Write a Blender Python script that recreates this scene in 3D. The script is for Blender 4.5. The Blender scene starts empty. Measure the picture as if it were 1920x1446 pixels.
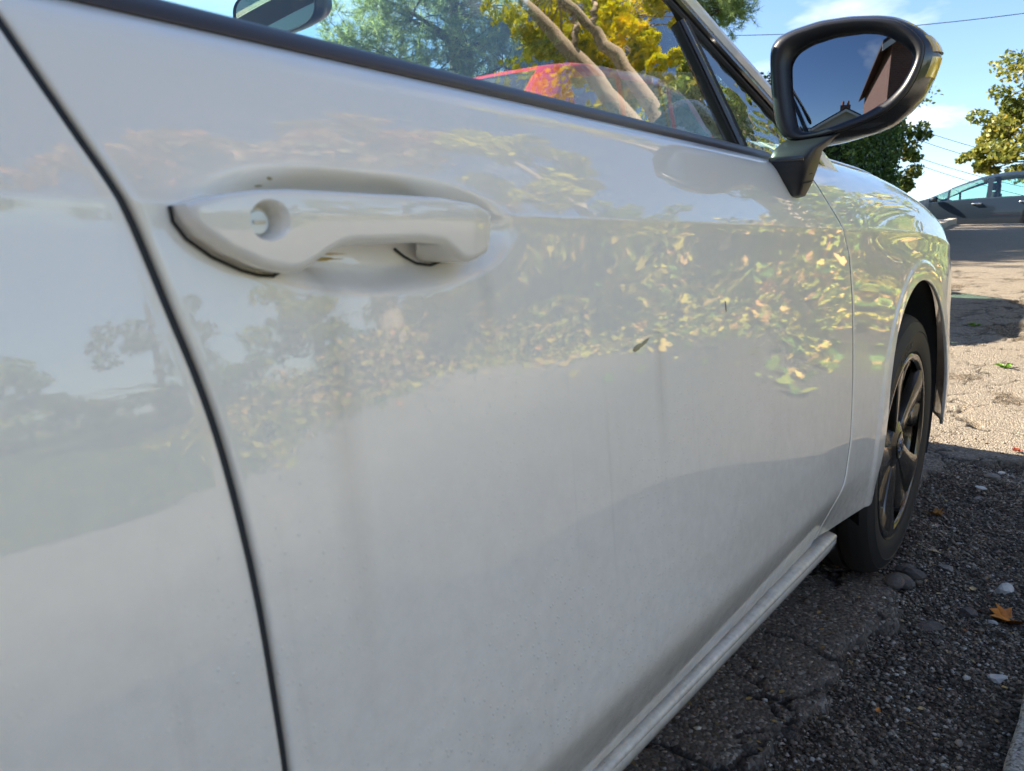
import bpy, bmesh, math, random
import numpy as np
from mathutils import Vector, Matrix

random.seed(7)
rng = np.random.default_rng(11)
scene = bpy.context.scene
rad = math.radians

# ------------------------------------------------------------------ camera
cam_d = bpy.data.cameras.new('camera')
cam = bpy.data.objects.new('camera', cam_d)
scene.collection.objects.link(cam)
scene.camera = cam
CAM = Vector((0.0, -0.346, 0.784))
YAW, PITCH = rad(38.86), rad(-10.955)
_w = Vector((math.cos(PITCH) * math.cos(YAW), math.cos(PITCH) * math.sin(YAW), math.sin(PITCH)))
_r = Vector((math.sin(YAW), -math.cos(YAW), 0))
_u = _r.cross(_w)
cam.matrix_world = Matrix(((_r.x, _u.x, -_w.x, CAM.x), (_r.y, _u.y, -_w.y, CAM.y), (_r.z, _u.z, -_w.z, CAM.z), (0, 0, 0, 1)))
cam_d.sensor_width = 36.0
cam_d.lens = 36.0 * 1400 / 1920
cam_d.clip_start = 0.02
cam_d.clip_end = 3000
cam_d.dof.use_dof = True
cam_d.dof.focus_distance = 1.5
cam_d.dof.aperture_fstop = 12.0

# ------------------------------------------------------------------ light, sky, exposure
SUN_EL, SUN_AZ = rad(33), math.atan2(-0.25, 0.97)      # azimuth from +Y towards +X
sun_dir = Vector((math.sin(SUN_AZ) * math.cos(SUN_EL), math.cos(SUN_AZ) * math.cos(SUN_EL), math.sin(SUN_EL)))
sun_d = bpy.data.lights.new('sun', 'SUN')
sun_d.energy = 5.0
sun_d.angle = rad(0.53)
sun_d.color = (1.0, 0.89, 0.73)
sun = bpy.data.objects.new('sun', sun_d)
scene.collection.objects.link(sun)
sun.rotation_euler = sun_dir.to_track_quat('Z', 'Y').to_euler()
sun.location = (0, 0, 30)

world = bpy.data.worlds.new('World')
scene.world = world
world.use_nodes = True
wn, wl = world.node_tree.nodes, world.node_tree.links
bg = wn['Background']
sky = wn.new('ShaderNodeTexSky')
sky.sky_type = 'NISHITA'
sky.sun_disc = False
sky.sun_elevation = SUN_EL
sky.sun_rotation = SUN_AZ
sky.altitude = 100
sky.air_density = 1.0
sky.dust_density = 0.1
sky.ozone_density = 3.0
tc = wn.new('ShaderNodeTexCoord')
sx = wn.new('ShaderNodeSeparateXYZ')
wl.new(tc.outputs['Generated'], sx.inputs[0])
def wmath(op, a, b=None):
    n = wn.new('ShaderNodeMath'); n.operation = op
    for i, v in enumerate((a, b)):
        if v is None: continue
        if isinstance(v, (int, float)): n.inputs[i].default_value = v
        else: wl.new(v, n.inputs[i])
    return n.outputs[0]
zz = wmath('ADD', wmath('MAXIMUM', sx.outputs[2], 0.0), 0.16)
cx = wn.new('ShaderNodeCombineXYZ')
wl.new(wmath('DIVIDE', sx.outputs[0], zz), cx.inputs[0])
wl.new(wmath('DIVIDE', sx.outputs[1], zz), cx.inputs[1])
cx.inputs[2].default_value = 9.3
cn = wn.new('ShaderNodeTexNoise')
cn.inputs['Scale'].default_value = 0.85
cn.inputs['Detail'].default_value = 6
cn.inputs['Roughness'].default_value = 0.58
cn.inputs['Distortion'].default_value = 0.35
wl.new(cx.outputs[0], cn.inputs['Vector'])
cr = wn.new('ShaderNodeValToRGB')
cr.color_ramp.elements[0].position = 0.54
cr.color_ramp.elements[0].color = (0, 0, 0, 1)
cr.color_ramp.elements[1].position = 0.72
cr.color_ramp.elements[1].color = (0.85, 0.85, 0.85, 1)
wl.new(cn.outputs['Fac'], cr.inputs[0])
cm = wn.new('ShaderNodeMix'); cm.data_type = 'RGBA'
wl.new(cr.outputs[0], cm.inputs['Factor'])
tint = wn.new('ShaderNodeMix'); tint.data_type = 'RGBA'; tint.blend_type = 'MULTIPLY'; tint.inputs['Factor'].default_value = 1.0
wl.new(sky.outputs[0], tint.inputs['A']); tint.inputs['B'].default_value = (0.93, 0.94, 1.0, 1)
wl.new(tint.outputs['Result'], cm.inputs['A'])
cm.inputs['B'].default_value = (7.0, 7.0, 7.3, 1)
wl.new(cm.outputs['Result'], bg.inputs[0])
bg.inputs[1].default_value = 0.060

scene.view_settings.view_transform = 'Standard'
scene.view_settings.look = 'None'
scene.view_settings.gamma = 1
scene.view_settings.use_curve_mapping = False
scene.view_settings.exposure = 2.22
scene.cycles.use_denoising = True
scene.cycles.adaptive_threshold = 0.02
scene.cycles.max_bounces = 10
scene.cycles.transparent_max_bounces = 16
scene.cycles.diffuse_bounces = 4
scene.cycles.glossy_bounces = 5
scene.cycles.caustics_reflective = False
scene.cycles.sample_clamp_indirect = 6

# ------------------------------------------------------------------ helpers
COL = scene.collection

def tag(o, label=None, cat=None, group=None, kind=None):
    if label: o['label'] = label
    if cat: o['category'] = cat
    if group: o['group'] = group
    if kind: o['kind'] = kind
    return o

def set_parent(o, p):
    if p is None: return
    o.parent = p
    o.matrix_parent_inverse = Matrix.Translation(-world_loc(p))

def world_loc(p):
    return Vector(p.get('_wl', (0, 0, 0)))

def empty(name, loc=(0, 0, 0), parent=None):
    o = bpy.data.objects.new(name, None)
    COL.objects.link(o)
    o.empty_display_size = 0.1
    o.location = loc
    o['_wl'] = tuple(loc)
    if parent is not None:
        set_parent(o, parent)
    return o

def link(name, me, mat=None, parent=None):
    o = bpy.data.objects.new(name, me)
    COL.objects.link(o)
    if mat is not None:
        me.materials.append(mat)
    set_parent(o, parent)
    return o

def mesh_obj(name, verts, faces, mat, parent=None, smooth=True, sharp=None):
    me = bpy.data.meshes.new(name)
    me.from_pydata([tuple(map(float, v)) for v in verts], [], [tuple(int(i) for i in f) for f in faces])
    me.update()
    if smooth:
        me.polygons.foreach_set('use_smooth', np.ones(len(me.polygons), bool))
        if sharp is not None:
            me.set_sharp_from_angle(angle=rad(sharp))
    return link(name, me, mat, parent)

def grid_faces(nr, nc, wrap=False, flip=False, off=0):
    a = np.arange(nr * nc).reshape(nr, nc) + off
    if wrap:
        a = np.concatenate([a, a[:, :1]], 1)
    q = np.stack([a[:-1, :-1], a[:-1, 1:], a[1:, 1:], a[1:, :-1]], -1).reshape(-1, 4)
    return q[:, ::-1] if flip else q

def grid_obj(name, P, mat, parent=None, wrap=False, flip=False, sharp=None, mask=None):
    nr, nc = P.shape[:2]
    q = grid_faces(nr, nc, wrap, flip)
    if mask is not None:
        q = q[mask.reshape(-1)]
    return fast_mesh(name, P.reshape(-1, 3), q, mat, parent, sharp=sharp)

def fast_mesh(name, V, F, mat, parent=None, smooth=True, sharp=None, face_attr=None, point_attr=None):
    """V (n,3), F (m,k) every face k-sided"""
    V = np.asarray(V, np.float32); F = np.asarray(F, np.int32)
    m, k = F.shape
    me = bpy.data.meshes.new(name)
    me.vertices.add(len(V)); me.vertices.foreach_set('co', V.ravel())
    me.loops.add(m * k); me.loops.foreach_set('vertex_index', F.ravel())
    me.polygons.add(m)
    me.polygons.foreach_set('loop_start', np.arange(0, m * k, k, dtype=np.int32))
    if smooth:
        me.polygons.foreach_set('use_smooth', np.ones(m, bool))
    me.update(calc_edges=True)
    for n_, v in (face_attr or {}).items():
        at = me.attributes.new(n_, 'FLOAT', 'FACE'); at.data.foreach_set('value', np.asarray(v, np.float32))
    for n_, v in (point_attr or {}).items():
        at = me.attributes.new(n_, 'FLOAT', 'POINT'); at.data.foreach_set('value', np.asarray(v, np.float32))
    if sharp is not None:
        me.set_sharp_from_angle(angle=rad(sharp))
    return link(name, me, mat, parent)

def sweep(name, pts, nrm, section, mat, parent=None, closed=True, caps=True, sharp=35):
    """section [(a,b)]: a along N x T, b along N"""
    pts = np.array(pts, float); n = len(pts)
    nrm = np.array(nrm, float)
    if nrm.ndim == 1: nrm = np.repeat(nrm[None], n, 0)
    T = np.gradient(pts, axis=0); T /= np.linalg.norm(T, axis=1)[:, None]
    N = nrm - (nrm * T).sum(1)[:, None] * T; N /= np.linalg.norm(N, axis=1)[:, None]
    Wd = np.cross(N, T)
    S = np.array(section, float)
    P = pts[:, None] + S[None, :, :1] * Wd[:, None] + S[None, :, 1:] * N[:, None]
    k = len(S)
    F = [tuple(f) for f in grid_faces(n, k, wrap=closed)]
    if caps and closed:
        F.append(tuple(range(k))[::-1]); F.append(tuple((n - 1) * k + i for i in range(k)))
    return mesh_obj(name, P.reshape(-1, 3), F, mat, parent, sharp=sharp)

def tube_geo(pts, radii, seg=8):
    pts = np.array(pts, float); n = len(pts)
    radii = np.broadcast_to(np.array(radii, float), (n,))
    T = np.gradient(pts, axis=0); T /= np.maximum(np.linalg.norm(T, axis=1)[:, None], 1e-9)
    ref = np.array([0.31, 0.17, 0.93]) if abs(T[:, 2]).mean() < 0.8 else np.array([1.0, 0.2, 0.1])
    A = np.cross(T, ref); A /= np.linalg.norm(A, axis=1)[:, None]
    B = np.cross(T, A)
    th = np.linspace(0, 2 * np.pi, seg, endpoint=False)
    P = pts[:, None] + radii[:, None, None] * (np.cos(th)[None, :, None] * A[:, None] + np.sin(th)[None, :, None] * B[:, None])
    return P.reshape(-1, 3), grid_faces(n, seg, wrap=True, flip=True)

def join_geo(parts):
    V, F, o = [], [], 0
    for v, f in parts:
        V.append(v); F.append(np.asarray(f) + o); o += len(v)
    return np.concatenate(V), np.concatenate(F)

def box_geo(x0, x1, y0, y1, z0, z1):
    v = np.array([(x, y, z) for z in (z0, z1) for y in (y0, y1) for x in (x0, x1)], float)
    f = np.array([(0, 2, 3, 1), (4, 5, 7, 6), (0, 1, 5, 4), (2, 6, 7, 3), (0, 4, 6, 2), (1, 3, 7, 5)])
    return v, f

def box(name, x0, x1, y0, y1, z0, z1, mat, parent=None, bevel=0.0):
    bm = bmesh.new()
    v, f = box_geo(x0, x1, y0, y1, z0, z1)
    vs = [bm.verts.new(p) for p in v]
    for q in f: bm.faces.new([vs[i] for i in q])
    if bevel:
        bmesh.ops.bevel(bm, geom=list(bm.edges), offset=bevel, segments=2, affect='EDGES', profile=0.6)
    bmesh.ops.recalc_face_normals(bm, faces=bm.faces)
    me = bpy.data.meshes.new(name); bm.to_mesh(me); bm.free()
    me.polygons.foreach_set('use_smooth', np.ones(len(me.polygons), bool))
    me.set_sharp_from_angle(angle=rad(40))
    return link(name, me, mat, parent)

def lathe(name, prof, center, mat, parent=None, seg=72, sharp=30):
    """profile (r, depth y) turned about the Y axis through center"""
    prof = np.array(prof, float)
    th = np.linspace(0, 2 * np.pi, seg, endpoint=False)
    P = np.stack([prof[:, None, 0] * np.cos(th), np.repeat(prof[:, 1:2], seg, 1), prof[:, None, 0] * np.sin(th)], -1) + np.array(center)
    return grid_obj(name, P, mat, parent, wrap=True, flip=False, sharp=sharp)

def smooth01(t):
    t = np.clip(t, 0, 1); return t * t * (3 - 2 * t)

# value noise ------------------------------------------------------
def _hash(ix, iy, s):
    h = (ix.astype(np.int64) * 374761393 + iy.astype(np.int64) * 668265263 + s * 1442695041) & 0xffffffff
    h = ((h ^ (h >> 13)) * 1274126177) & 0xffffffff
    return ((h ^ (h >> 16)) & 0xffff) / 65535.0
def vnoise(x, y, s=0):
    ix, iy = np.floor(x), np.floor(y); fx, fy = x - ix, y - iy
    fx = fx * fx * (3 - 2 * fx); fy = fy * fy * (3 - 2 * fy)
    a = _hash(ix, iy, s); b = _hash(ix + 1, iy, s); c = _hash(ix, iy + 1, s); d = _hash(ix + 1, iy + 1, s)
    return (a * (1 - fx) + b * fx) * (1 - fy) + (c * (1 - fx) + d * fx) * fy
def fbm(x, y, o=4, s=0):
    r, a, t = 0, 1.0, 0
    for i in range(o):
        r = r + a * vnoise(x, y, s + i * 17); t += a; a *= 0.5; x = x * 2.03 + 5.1; y = y * 2.03 + 1.7
    return r / t

# ------------------------------------------------------------------ materials
class NT:
    def __init__(s, name):
        s.m = bpy.data.materials.new(name); s.m.use_nodes = True
        s.n, s.l = s.m.node_tree.nodes, s.m.node_tree.links
        s.p = s.n['Principled BSDF']; s.out = s.n['Material Output']
    def node(s, t, **kw):
        n = s.n.new(t)
        for k, v in kw.items():
            if hasattr(n, k): setattr(n, k, v)
            else: n.inputs[k.replace('_', ' ')].default_value = v
        return n
    def math(s, op, a, b=0.0, clamp=False):
        n = s.n.new('ShaderNodeMath'); n.operation = op; n.use_clamp = clamp
        for i, v in enumerate((a, b)):
            if isinstance(v, (int, float)): n.inputs[i].default_value = v
            else: s.l.new(v, n.inputs[i])
        return n.outputs[0]
    def mix(s, f, a, b):
        n = s.n.new('ShaderNodeMix'); n.data_type = 'RGBA'
        for key, v in (('Factor', f), ('A', a), ('B', b)):
            i = n.inputs[key] if key == 'Factor' else [q for q in n.inputs if q.name == key and q.type == 'RGBA'][0]
            if isinstance(v, (int, float)): i.default_value = v
            elif isinstance(v, tuple): i.default_value = (*v[:3], 1)
            else: s.l.new(v, i)
        return [o for o in n.outputs if o.type == 'RGBA'][0]
    def obj(s, scale=(1, 1, 1), loc=(0, 0, 0)):
        t = s.n.new('ShaderNodeTexCoord'); m = s.n.new('ShaderNodeMapping')
        m.inputs['Scale'].default_value = scale; m.inputs['Location'].default_value = loc
        s.l.new(t.outputs['Object'], m.inputs[0]); return m.outputs[0]
    def noise(s, vec, scale, detail=4, rough=0.55, dist=0.0):
        n = s.n.new('ShaderNodeTexNoise')
        n.inputs['Scale'].default_value = scale; n.inputs['Detail'].default_value = detail
        n.inputs['Roughness'].default_value = rough; n.inputs['Distortion'].default_value = dist
        s.l.new(vec, n.inputs['Vector']); return n.outputs['Fac']
    def voro(s, vec, scale, feature='F1', out='Distance'):
        n = s.n.new('ShaderNodeTexVoronoi'); n.feature = feature
        n.inputs['Scale'].default_value = scale; s.l.new(vec, n.inputs['Vector']); return n.outputs[out]
    def ramp(s, f, stops):
        n = s.n.new('ShaderNodeValToRGB'); e = n.color_ramp.elements
        while len(e) < len(stops): e.new(0.5)
        for q, (p, c) in zip(e, stops):
            q.position = p; q.color = (*c, 1) if len(c) == 3 else c
        s.l.new(f, n.inputs[0]); return n.outputs[0]
    def bump(s, h, strength, dist, normal=None):
        n = s.n.new('ShaderNodeBump'); n.inputs['Strength'].default_value = strength; n.inputs['Distance'].default_value = dist
        s.l.new(h, n.inputs['Height'])
        if normal is not None: s.l.new(normal, n.inputs['Normal'])
        return n.outputs[0]
    def set(s, **kw):
        for k, v in kw.items():
            i = s.p.inputs[k.replace('_', ' ')]
            if isinstance(v, (int, float)): i.default_value = v
            elif isinstance(v, tuple): i.default_value = (*v, 1) if len(v) == 3 and i.type == 'RGBA' else v
            else: s.l.new(v, i)
        return s

def simple(name, col, rough=0.5, metal=0.0, coat=0.0, bump=0.0, bscale=300, var=0.12, spec=0.5):
    t = NT(name)
    v = t.obj()
    n = t.noise(v, 9.0, 5)
    c2 = tuple(max(0, c * (1 - var)) for c in col); c1 = tuple(min(1, c * (1 + var)) for c in col)
    t.set(Base_Color=t.mix(n, c2, c1), Roughness=rough, Metallic=metal, Coat_Weight=coat, Coat_Roughness=0.03)
    t.p.inputs['Specular IOR Level'].default_value = spec
    if bump:
        t.set(Normal=t.bump(t.noise(v, bscale, 3), bump, 0.001))
    return t.m

def mat_paint(name, base, dirt=1.0, flake=0.0):
    t = NT(name)
    v = t.obj()
    sep = t.n.new('ShaderNodeSeparateXYZ'); t.l.new(v, sep.inputs[0])
    # run-down dirt: streaks drawn out downwards, thin film of road dust low on the body
    streak = t.noise(t.obj((55, 10, 1.6)), 1.0, 3)
    st = t.ramp(streak, [(0.60, (0, 0, 0)), (0.76, (1, 1, 1))])
    patch = t.ramp(t.noise(v, 5.0, 3), [(0.4, (0, 0, 0)), (0.7, (1, 1, 1))])
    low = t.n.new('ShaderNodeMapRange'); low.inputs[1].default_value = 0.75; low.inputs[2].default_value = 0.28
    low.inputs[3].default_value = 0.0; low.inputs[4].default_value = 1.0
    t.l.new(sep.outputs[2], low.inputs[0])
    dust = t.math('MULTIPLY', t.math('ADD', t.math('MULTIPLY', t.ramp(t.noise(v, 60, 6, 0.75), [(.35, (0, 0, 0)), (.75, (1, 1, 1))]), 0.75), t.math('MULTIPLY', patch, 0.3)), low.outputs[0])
    specks = t.ramp(t.voro(v, 120), [(0.05, (1, 1, 1)), (0.10, (0, 0, 0))])
    speckmask = t.ramp(t.noise(v, 6.0, 2), [(0.42, (0, 0, 0)), (0.58, (1, 1, 1))])
    f1 = t.math('MULTIPLY', t.math('MULTIPLY', st, patch), 0.16 * dirt)
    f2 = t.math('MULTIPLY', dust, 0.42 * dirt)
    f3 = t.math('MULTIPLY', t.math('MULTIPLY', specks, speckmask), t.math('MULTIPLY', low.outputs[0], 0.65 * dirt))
    # water run below the handle and a fainter one further forward
    runs = None
    for xc_, w_, zt_, zb_, am in ((0.262, 0.016, 0.765, 0.44, 0.42), (0.640, 0.014, 0.70, 0.50, 0.34), (0.395, 0.010, 0.76, 0.66, 0.25)):
        dx_ = t.math('SUBTRACT', 1.0, t.math('DIVIDE', t.math('ABSOLUTE', t.math('SUBTRACT', t.math('ADD', sep.outputs[0], t.math('MULTIPLY', t.noise(v, 14, 2), .008)), xc_ + .004)), w_), clamp=True)
        dz_ = t.n.new('ShaderNodeMapRange'); dz_.interpolation_type = 'SMOOTHSTEP'; dz_.inputs[1].default_value = zb_; dz_.inputs[2].default_value = zt_
        t.l.new(sep.outputs[2], dz_.inputs[0])
        cut_ = t.math('LESS_THAN', sep.outputs[2], zt_ + .004)
        q_ = t.math('MULTIPLY', t.math('MULTIPLY', t.math('MULTIPLY', dx_, dz_.outputs[0]), cut_), t.math('MULTIPLY', t.math('ADD', streak, .15), am * dirt))
        runs = q_ if runs is None else t.math('ADD', runs, q_)
    hem_shade_grime = t.n.new('ShaderNodeMapRange'); hem_shade_grime.interpolation_type = 'SMOOTHSTEP'; hem_shade_grime.inputs[1].default_value = .385; hem_shade_grime.inputs[2].default_value = .335  # door hem darkened: shade of the lower edge painted in, along with grime
    t.l.new(t.math('ADD', sep.outputs[2], t.math('MULTIPLY', t.noise(v, 16, 4), .02)), hem_shade_grime.inputs[0])
    f1 = t.math('ADD', t.math('ADD', f1, runs), t.math('MULTIPLY', t.math('MULTIPLY', hem_shade_grime.outputs[0], t.math('ADD', t.noise(v, 30, 5, .7), .25)), .40 * dirt))
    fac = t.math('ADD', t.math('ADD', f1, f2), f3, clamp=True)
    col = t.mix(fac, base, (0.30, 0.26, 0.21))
    t.set(Base_Color=col, Roughness=0.42, Coat_Weight=1.0)
    t.p.inputs['Specular IOR Level'].default_value = 0.3
    t.p.inputs['Coat IOR'].default_value = 1.62
    t.set(Coat_Roughness=t.math('ADD', t.math('MULTIPLY', dust, 0.10 * dirt), 0.02))
    # dried water marks: tiny raised rims
    drop = t.ramp(t.voro(t.obj((1, 1, 0.75)), 190), [(0.06, (1, 1, 1)), (0.2, (0, 0, 0))])
    dh = t.math('MULTIPLY', t.math('MULTIPLY', drop, speckmask), low.outputs[0])
    b1 = t.bump(dh, 0.7 * dirt, 0.0014)
    t.set(Normal=b1)
    t.l.new(b1, t.p.inputs['Coat Normal'])
    return t.m

def mat_glass(name, tint, r0=0.085, wob=0.0, gl=(1, 1, 1), power=4.2, top=1.0):
    t = NT(name)
    t.n.remove(t.p)
    lw = t.n.new('ShaderNodeLayerWeight'); lw.inputs[0].default_value = 0.5
    f5 = t.math('POWER', lw.outputs['Facing'], power)
    fac = t.math('ADD', t.math('MULTIPLY', f5, top - r0), r0, clamp=True)
    tr = t.n.new('ShaderNodeBsdfTransparent'); tr.inputs[0].default_value = (*tint, 1)
    gs = t.n.new('ShaderNodeBsdfGlossy'); gs.inputs['Color'].default_value = (*gl, 1); gs.inputs['Roughness'].default_value = 0.0
    if wob:
        b = t.bump(t.noise(t.obj((1, 1, 2.2)), 9, 2), wob, 0.02)
        t.l.new(b, gs.inputs['Normal'])
    mx = t.n.new('ShaderNodeMixShader')
    t.l.new(fac, mx.inputs[0]); t.l.new(tr.outputs[0], mx.inputs[1]); t.l.new(gs.outputs[0], mx.inputs[2])
    # faint dust on the pane
    d = t.n.new('ShaderNodeBsdfDiffuse'); d.inputs[0].default_value = (0.5, 0.48, 0.44, 1)
    m2 = t.n.new('ShaderNodeMixShader')
    t.l.new(t.math('MULTIPLY', t.ramp(t.noise(t.obj(), 40, 6, 0.7), [(0.55, (0, 0, 0)), (0.8, (1, 1, 1))]), 0.05), m2.inputs[0])
    t.l.new(mx.outputs[0], m2.inputs[1]); t.l.new(d.outputs[0], m2.inputs[2])
    t.l.new(m2.outputs[0], t.out.inputs[0])
    return t.m

def mat_leaf(name, stops, trans=0.35, rough=0.45, spec=0.35):
    t = NT(name)
    a = t.n.new('ShaderNodeAttribute'); a.attribute_name = 'var'
    c = t.ramp(a.outputs['Fac'], stops)
    t.set(Base_Color=c, Roughness=rough)
    t.p.inputs['Specular IOR Level'].default_value = spec
    tl = t.n.new('ShaderNodeBsdfTranslucent'); t.l.new(c, tl.inputs[0])
    mx = t.n.new('ShaderNodeMixShader'); mx.inputs[0].default_value = trans
    t.l.new(t.p.outputs[0], mx.inputs[1]); t.l.new(tl.outputs[0], mx.inputs[2]); t.l.new(mx.outputs[0], t.out.inputs[0])
    return t.m

def mat_bark(name, a, b):
    t = NT(name)
    n = t.noise(t.obj((12, 12, 2.5)), 1.0, 6, 0.65, 0.6)
    t.set(Base_Color=t.mix(n, a, b), Roughness=0.9, Normal=t.bump(n, 0.6, 0.02))
    return t.m

M = {}
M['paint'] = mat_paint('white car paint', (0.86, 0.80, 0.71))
M['paint_clean'] = mat_paint('white car paint clean', (0.86, 0.80, 0.71), dirt=0.25)
M['molding'] = simple('satin black moulding', (0.045, 0.038, 0.036), 0.34, bump=0.05)
M['trim'] = simple('black plastic trim', (0.020, 0.020, 0.023), 0.38, bump=0.12, bscale=900)
M['gloss'] = simple('gloss black trim', (0.035, 0.032, 0.03), 0.16, coat=0.5)
M['cap'] = simple('gloss black mirror cap', (0.022, 0.021, 0.022), 0.20, coat=0.6, bump=.03)
M['rubber'] = simple('black rubber', (0.012, 0.012, 0.013), 0.7, bump=0.1)
M['gap'] = simple('dark cavity', (0.006, 0.006, 0.007), 0.9)
M['jamb'] = simple('dark door seal', (0.016, 0.017, 0.022), 0.6)
M['tyre'] = simple('tyre rubber', (0.017, 0.0145, 0.0125), 0.62, bump=0.25, bscale=500, var=0.25)
M['tyre_text'] = simple('raised tyre lettering', (0.10, 0.08, 0.065), 0.6)
M['rim'] = simple('anthracite alloy', (0.065, 0.053, 0.040), 0.26, metal=0.7, coat=0.7, var=0.2)
M['rim_dark'] = simple('dark alloy recess', (0.018, 0.016, 0.014), 0.35, metal=0.4)
M['steel'] = simple('worn steel', (0.45, 0.43, 0.40), 0.35, metal=1.0, var=0.2)
M['chrome'] = simple('bright metal', (0.75, 0.76, 0.78), 0.14, metal=1.0, var=0.05)
M['window'] = mat_glass('tinted side glass', (0.86, 0.96, 0.93), 0.10, power=3.5)
M['quarter'] = mat_glass('tinted quarter glass', (0.60, 0.76, 0.72), 0.12, wob=0.25)
M['screen'] = mat_glass('windscreen glass', (0.78, 0.94, 0.92), 0.02, power=5.5, top=.35)
M['mirror'] = NT('mirror silver').m
_t = NT('mirror silver glass'); _t.set(Base_Color=(0.17, 0.20, 0.24), Metallic=1.0, Roughness=0.015); M['mirror'] = _t.m
_t = NT('dark mirror glass'); _t.set(Base_Color=(0.06, 0.065, 0.05), Metallic=1.0, Roughness=0.02); M['mirror_in'] = _t.m
_t = NT('clear amber lens'); _t.set(Base_Color=(0.85, 0.55, 0.12), Roughness=0.12, Coat_Weight=1.0, Transmission_Weight=0.25); M['lens'] = _t.m
M['dash'] = simple('dark dashboard plastic', (0.025, 0.025, 0.027), 0.55, bump=0.15)
M['fabric'] = simple('dark seat fabric', (0.04, 0.04, 0.045), 0.9, bump=0.3)
M['headliner'] = simple('pale headliner', (0.55, 0.53, 0.49), 0.9)
M['white_print'] = simple('dull white', (0.7, 0.7, 0.68), 0.5)
M['lockface'] = simple('pale lock face', (0.62, 0.66, 0.70), 0.30, metal=0.3)
M['stain'] = simple('dried dirt', (0.36, 0.30, 0.17), 0.8, bump=0.4, var=0.5)
M['rust'] = simple('ochre grime', (0.42, 0.28, 0.075), 0.7, var=0.35)

# ------------------------------------------------------------------ terrain
def height_far(x):
    return np.interp(x, [-400, -30, 0, 2.2, 3.2, 4.5, 8, 14, 17.5, 18.6, 19.1, 19.9, 23, 40, 120, 700, 2000],
                     [-6, -0.5, 0, 0, 0.045, 0.135, 0.40, 0.83, 1.08, 1.14, 1.12, 0.78, 0.74, 0.1, -6, -30, -60])
_hx = np.linspace(-400, 2000, 48001); _hz = height_far(_hx)
_k = np.ones(17) / 17; _hz = np.convolve(np.pad(_hz, 8, mode='edge'), _k, 'valid')
def HX(x): return np.interp(x, _hx, _hz)
def court_r(x, y):
    """distance beyond the edge of the pale forecourt added on the unseen kerb side to bounce light"""
    az = np.degrees(np.arctan2(-y, x - 0.5)); rho = np.hypot(x - 0.5, y)
    R = np.interp(az, [0, 12, 17, 24, 30, 38, 46, 56, 66, 80, 120, 180], [3.2, 3.7, 4.1, 4.7, 5.2, 6.2, 8.0, 8.0, 5.6, 4.8, 5.0, 6.0])
    return rho - R
def bank(x, y):
    """bank rising beyond the added forecourt, steep ahead of the car and gentle to the rear"""
    x = np.asarray(x, float); y = np.asarray(y, float)
    q = court_r(x, y); az = np.degrees(np.arctan2(-y, x - 0.5))
    m = smooth01((-y - 0.9) / 0.5)
    hgt = np.interp(az, [8, 16, 30, 42, 55, 75], [.9, 1.2, 1.25, .85, .3, .2])
    rho = np.hypot(x - 0.5, y)
    ramp_ = np.interp(az, [6, 14, 46, 62], [.10, .40, .42, .06]) * smooth01((rho - 1.4) / 3.2) * smooth01((-y - 0.5) / 1.0)
    b = hgt * smooth01(q / 4.5) * m + ramp_
    return b + (fbm(x * 0.7, y * 0.7, 3, 5) - 0.5) * 0.20 * smooth01(q / 1.0) * m
def ground_base(x, y):
    x = np.asarray(x, float); y = np.asarray(y, float)
    return HX(x) + bank(x, y)

def spaced(segs):
    out = []
    for a, b, d in segs:
        n = max(1, int(round((b - a) / d))); out.append(np.linspace(a, b, n, endpoint=False))
    out.append([segs[-1][1]])
    return np.concatenate(out)
gx = spaced([(-400, -40, 60), (-40, -4, 2.0), (-4, 0.6, 0.15), (0.6, 3.9, 0.0075), (3.9, 9, 0.022), (9, 22, 0.10), (22, 40, 1.0), (40, 200, 20), (200, 1600, 200)])
gy = spaced([(-400, -40, 40), (-40, -6, 1.2), (-6, -0.5, 0.11), (-0.5, 0.42, 0.0075), (0.42, 1.4, 0.03), (1.4, 5, 0.12), (5, 40, 2.0), (40, 400, 40)])
GX, GY = np.meshgrid(gx, gy, indexing='ij')
GZ = ground_base(GX, GY)
# broken edge of the asphalt: soil and loose gravel beyond it
edge_y = np.interp(GX, [0.2, 0.7, 1.0, 1.27, 1.5, 1.68, 1.82, 1.95, 2.2, 2.6, 2.9, 3.05, 3.3, 30], [0.03, 0.02, 0.0, -0.03, -0.035, -0.05, -0.03, 0.07, 0.13, 0.10, 0.04, -0.16, -0.75, -0.9])
edn = (fbm(GX * 9, GY * 9, 4, 3) - 0.5) * 0.10 + (fbm(GX * 34, GY * 34, 2, 9) - 0.5) * 0.035
sd = GY - edge_y + edn                                   # >0 on asphalt
asph = smooth01((sd + 0.006) / 0.012)
asph = np.where(GY < -0.95, 0.0, asph)
# cracks: cell borders of jittered sites
vis = (GX > 0.55) & (GX < 9.2) & (GY > -0.55) & (GY < 1.2)
cx_, cy_ = GX[vis], GY[vis]
crk = np.zeros_like(cx_)
def crack_layer(px, py, cell, seed, warp):
    wx = px + (fbm(px * 14, py * 14, 3, seed) - 0.5) * warp; wy = py + (fbm(px * 14 + 9, py * 14, 3, seed + 5) - 0.5) * warp
    u, v = wx / cell, wy / cell
    iu, iv = np.floor(u), np.floor(v)
    d1 = np.full(u.shape, 9.0); d2 = np.full(u.shape, 9.0)
    for a in (-1, 0, 1):
        for b in (-1, 0, 1):
            sx_ = iu + a + 0.1 + 0.8 * _hash(iu + a, iv + b, seed); sy_ = iv + b + 0.1 + 0.8 * _hash(iu + a, iv + b, seed + 3)
            d = np.hypot(u - sx_, v - sy_)
            d2 = np.where(d < d1, d1, np.minimum(d2, d)); d1 = np.minimum(d1, d)
    return (d2 - d1) * cell * 0.5
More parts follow.
